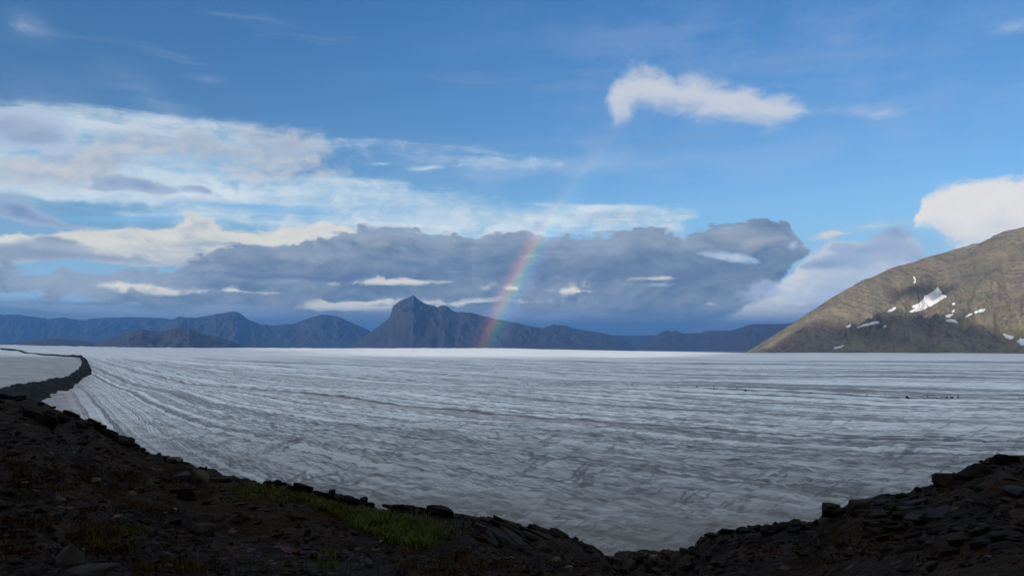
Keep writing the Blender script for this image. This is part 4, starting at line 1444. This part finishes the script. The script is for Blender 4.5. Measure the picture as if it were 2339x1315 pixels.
for poly_, n_ in (([(0, 1000), (250, 1010), (480, 1085), (460, 1110), (0, 1130)], 3600), ([(0, 1130), (420, 1150), (520, 1250), (0, 1290)], 1800), ([(380, 1065), (520, 1085), (500, 1105), (390, 1090)], 350), ([(1050, 1250), (1400, 1285), (1400, 1315), (900, 1315)], 600), ([(1700, 1220), (2000, 1215), (2300, 1290), (1700, 1310)], 600)):
    blades(sample_poly(poly_, n_, 25), .015, .06, .009, v_, f_, .9)
build_stuff('heath', v_, f_, M_rust, 'rust-brown low heath covering patches of the slopes', 'heath')

# pale seeding grass: three tufts
for (cx_, cy_, n_, lab) in ((955, 1200, 42, 'tuft of pale seeding grass at the end of the green strip, left of three'), (990, 1218, 34, 'tuft of pale seeding grass at the end of the green strip, middle of three'), (1020, 1232, 20, 'tuft of pale seeding grass at the end of the green strip, right of three')):
    pt, r = hit(cx_, cy_ + 14)
    root = empty('grass_tuft', pt)
    tag(root, lab, 'grass tuft', 'seeding grass tufts')
    v_, f_, v2, f2 = [], [], [], []
    for i in range(n_):
        a, l = random.uniform(0, 6.28), random.random() ** .6 * .32
        x, y = math.cos(a) * l, math.sin(a) * l
        z = gz(pt.x + x, pt.y + y) - pt.z
        h = random.uniform(.20, .36)
        tx, ty = x + random.uniform(-.06, .06), y + random.uniform(-.06, .06)
        b0 = len(v_)
        v_ += [(x - .003, y, z - .01), (x + .003, y, z - .01), (tx + .0025, ty, z + h), (tx - .0025, ty, z + h)]
        f_ += [(b0, b0 + 1, b0 + 2, b0 + 3)]
        b0 = len(v2)
        hh = random.uniform(.05, .08)
        v2 += [(tx - .009, ty, z + h), (tx + .009, ty, z + h), (tx, ty + .009, z + h), (tx + .004, ty, z + h + hh), (tx, ty - .009, z + h - hh * .35)]
        f2 += [(b0, b0 + 1, b0 + 3), (b0 + 1, b0 + 2, b0 + 3), (b0 + 2, b0, b0 + 3), (b0, b0 + 4, b0 + 1)]
    for nm, vv, ff, mm in (('stalks', v_, f_, M_green), ('seed_heads', v2, f2, M_seed)):
        me = bpy.data.meshes.new(nm)
        me.from_pydata(vv, [], ff)
        link_mesh(nm, me, mm, root)['kind'] = 'stuff'

# purple flowers by the bottom edge
M_petal = blade_mat('purple_petal', (.075, .022, .09), (.10, .04, .12))
M_stem = blade_mat('flower_stem', (.024, .015, .008), (.015, .018, .006))


def flower_meshes(seed):
    r_ = random.Random(seed)
    h = r_.uniform(.17, .27)
    n = 7
    bend = [(r_.uniform(-.012, .012), r_.uniform(-.012, .012)) for _ in range(n)]
    cx_ = cy_ = 0
    path = []
    for i in range(n):
        path.append((cx_, cy_, h * i / (n - 1)))
        cx_ += bend[i][0]; cy_ += bend[i][1]
    v_, f_ = [], []
    for i, q in enumerate(path):
        w = .004 * (1 - .6 * i / n)
        for k in range(3):
            v_.append((q[0] + w * math.cos(k * 2.09), q[1] + w * math.sin(k * 2.09), q[2]))
        if i:
            b0 = 3 * (i - 1)
            for k in range(3):
                f_.append((b0 + k, b0 + (k + 1) % 3, b0 + 3 + (k + 1) % 3, b0 + 3 + k))
    stem = bpy.data.meshes.new('stem'); stem.from_pydata(v_, [], f_); stem.materials.append(M_stem)
    v_, f_ = [], []
    for i in range(12):
        q = path[min(int(r_.uniform(.5, 4.2)), n - 1)]
        a = r_.uniform(0, 6.28); L = r_.uniform(.03, .055)
        c_, s_ = math.cos(a), math.sin(a)
        b0 = len(v_)
        v_ += [q, (q[0] + c_ * L * .5 - s_ * .007, q[1] + s_ * L * .5 + c_ * .007, q[2] + .012), (q[0] + c_ * L, q[1] + s_ * L, q[2] + .004), (q[0] + c_ * L * .5 + s_ * .007, q[1] + s_ * L * .5 - c_ * .007, q[2] + .012)]
        f_.append((b0, b0 + 1, b0 + 2, b0 + 3))
    leaf = bpy.data.meshes.new('leaves'); leaf.from_pydata(v_, [], f_); leaf.materials.append(M_stem)
    v_, f_ = [], []
    for i in range(7):
        q = path[-1] if i < 3 else path[-2]
        a = r_.uniform(0, 6.28); L = r_.uniform(.008, .03)
        c0 = (q[0] + math.cos(a) * L, q[1] + math.sin(a) * L, q[2] + r_.uniform(-.03, .02))
        for k in range(4):
            b_ = a + k * 1.571
            b0 = len(v_)
            P_ = .014
            v_ += [c0, (c0[0] + math.cos(b_ - .45) * P_, c0[1] + math.sin(b_ - .45) * P_, c0[2] + .006), (c0[0] + math.cos(b_) * P_ * 1.3, c0[1] + math.sin(b_) * P_ * 1.3, c0[2] + .008), (c0[0] + math.cos(b_ + .45) * P_, c0[1] + math.sin(b_ + .45) * P_, c0[2] + .006)]
            f_.append((b0, b0 + 1, b0 + 2, b0 + 3))
    pet = bpy.data.meshes.new('blossoms'); pet.from_pydata(v_, [], f_); pet.materials.append(M_petal)
    return stem, leaf, pet


fl_var = [flower_meshes(900 + k) for k in range(5)]
fl_spots = [(528, 1290), (540, 1300), (550, 1275), (572, 1296), (640, 1268), (648, 1275), (660, 1295), (672, 1300), (690, 1306), (700, 1302), (735, 1308), (745, 1300), (790, 1302), (800, 1306), (815, 1300), (865, 1303), (876, 1300), (620, 1308), (585, 1312)]
for i, (x, y) in enumerate(sorted(fl_spots)):
    pt, r = hit(x, y + 12)
    root = empty('purple_flower', pt, random.uniform(0, 6.28))
    tag(root, 'small purple flower by the bottom edge, %s from the left' % ORD[i], 'flower', 'purple flowers by the bottom edge')
    for nm, me in zip(('stem', 'leaves', 'blossoms'), random.choice(fl_var)):
        o = link_mesh(nm, me, None, root)
        if nm != 'stem':
            o['kind'] = 'stuff'

# ------------------------------------------------------------------ boulders riding on the ice
boul = []
for i in range(64):
    tpos = random.uniform(-.42, .66)
    lab = 0 if i < 44 else 1
    pv = 0.0 if lab == 0 else -.565
    q_ = 6.68 - .9 * tpos + .6 * tpos ** 2 + .257 * math.exp(min((-.436 - tpos) / .066, 2))
    Yb = math.exp(q_ + pv + random.gauss(0, .006))
    boul.append((tpos * Yb, Yb, random.uniform(.7, 1.7) * (1 if lab == 0 else .55), lab))
names = ['dark boulder in the far string of stones across the ice', 'dark boulder in the near string of stones across the ice']
groups = ['boulders strung far out on the ice', 'boulders strung along the near debris line']
boul.sort(key=lambda q: (q[3], q[0] / q[1]))
count_ = [0, 0]
for (x, y, s_, lab) in boul:
    o = link_mesh('boulder', rock_mesh('block', random.randrange(6), M_slate))
    o.location = (x, y, ice_z(x, y) + s_ * .3)
    s_ *= .62
    o.scale = (s_ * 1.5, s_ * 1.2, s_)
    o.rotation_euler = (0, 0, random.uniform(0, 6.28))
    tag(o, '%s, %s from the left' % (names[lab], ORD[count_[lab]]), 'boulder', groups[lab])
    count_[lab] += 1
for (px, py, sz, lab) in ((2073, 911, 2.3, 'largest dark boulder on the ice, towards the right'), (2141, 912, 1.6, 'second largest dark boulder on the ice, right of the largest'), (1703, 901, 1.8, 'dark boulder on the ice left of the largest one'), (2176, 913, 1.5, 'dark boulder on the ice, rightmost of the big three')):
    g = on_level(px, py + 1)
    o = link_mesh('boulder', rock_mesh('block', random.randrange(6), M_slate))
    o.location = (g.x, g.y, ice_z(g.x, g.y) + sz * .35)
    o.scale = (sz * 1.3, sz, sz)
    tag(o, lab, 'boulder')

# ------------------------------------------------------------------ rainbow, standing in the rain 8 km off
axis = -sun_dir
e1 = axis.cross(Vector((0, 0, 1))).normalized()
e2 = e1.cross(axis).normalized()
DB = 8000.0
v_, f_, uv = [], [], []
na, nb_ = 90, 20
# angle along the bow measured so that its left leg is in view
phs = []
for ph in np.linspace(0, 2 * math.pi, 1440):
    d = axis * math.cos(R(41.5)) + (e1 * math.cos(ph) + e2 * math.sin(ph)) * math.sin(R(41.5))
    a_, e_ = math.degrees(math.atan2(d.x, d.y)), math.degrees(math.asin(d.z))
    if -1.2 < e_ < 16.5 and -10 < a_ < 15:
        phs.append((e_, ph))
phs.sort()
p_lo, p_hi = phs[0][1], phs[-1][1]
for i in range(na + 1):
    ph = p_lo + (p_hi - p_lo) * i / na
    for j in range(nb_ + 1):
        al = R(39.95 + 2.7 * j / nb_)
        d = axis * math.cos(al) + (e1 * math.cos(ph) + e2 * math.sin(ph)) * math.sin(al)
        v_.append(tuple(cam.location + d * DB))
        uv.append((j / nb_, i / na))
for i in range(na):
    for j in range(nb_):
        a_ = i * (nb_ + 1) + j
        f_.append((a_, a_ + 1, a_ + nb_ + 2, a_ + nb_ + 1))
me = bpy.data.meshes.new('rainbow')
me.from_pydata(v_, [], f_)
ul = me.uv_layers.new(name='UVMap')
for lp in me.loops:
    ul.data[lp.index].uv = uv[lp.vertex_index]
mat_bow = bpy.data.materials.new('rainbow_light')
mat_bow.use_nodes = True
t = NT(mat_bow.node_tree)
t.n.clear()
uvn = t.n.new('ShaderNodeUVMap'); uvn.uv_map = 'UVMap'
u_, vv_, _z = t.xyz(uvn.outputs[0])
colr = t.ramp(u_, [(0, (0, 0, 0)), (.14, (.08, .08, .10)), (.24, (.13, .10, .24)), (.34, (.08, .18, .34)), (.44, (.10, .38, .28)), (.53, (.34, .42, .12)), (.60, (.58, .40, .10)), (.68, (.62, .24, .10)), (.78, (.36, .08, .06)), (.90, (.06, .01, .01)), (1, (0, 0, 0))])
leng = t.ramp(vv_, [(0, (.25,) * 3), (.07, (.32,) * 3), (.14, (.62,) * 3), (.30, (.85,) * 3), (.46, (.74,) * 3), (.55, (.40,) * 3), (.66, (.20,) * 3), (.85, (.12,) * 3), (1, (0, 0, 0))])
em = t.n.new('ShaderNodeEmission')
t.link(t.mix(1.0, colr, leng, 'MULTIPLY'), em.inputs[0])
em.inputs[1].default_value = .32
tr = t.n.new('ShaderNodeBsdfTransparent')
ad = t.n.new('ShaderNodeAddShader')
t.l.new(em.outputs[0], ad.inputs[0]); t.l.new(tr.outputs[0], ad.inputs[1])
mo = t.n.new('ShaderNodeOutputMaterial')
t.l.new(ad.outputs[0], mo.inputs['Surface'])
mat_bow.use_backface_culling = False
tag(link_mesh('rainbow', me, mat_bow), 'faint rainbow leg rising over the dark peak into the clouds', 'rainbow', kind='thing')

# ------------------------------------------------------------------ haze
bm = bmesh.new()
bmesh.ops.create_cube(bm, size=1.0)
bm.transform(Matrix.Translation((0, 43000, (HAZE_TOP - 210) / 2)) @ Matrix.Diagonal((186000, 100000, HAZE_TOP + 210, 1)))
me = bpy.data.meshes.new('haze')
bm.to_mesh(me); bm.free()
mat_haze = bpy.data.materials.new('haze_air')
mat_haze.use_nodes = True
t = NT(mat_haze.node_tree)
t.n.clear()
pv_ = t.n.new('ShaderNodeVolumePrincipled')
pv_.inputs['Color'].default_value = (.13, .36, .78, 1)
pv_.inputs['Density'].default_value = HAZE_DENSITY
pv_.inputs['Anisotropy'].default_value = .6
mo = t.n.new('ShaderNodeOutputMaterial')
t.l.new(pv_.outputs[0], mo.inputs['Volume'])
tag(link_mesh('haze', me, mat_haze), 'blue haze filling the air of the valley', 'haze', kind='stuff')
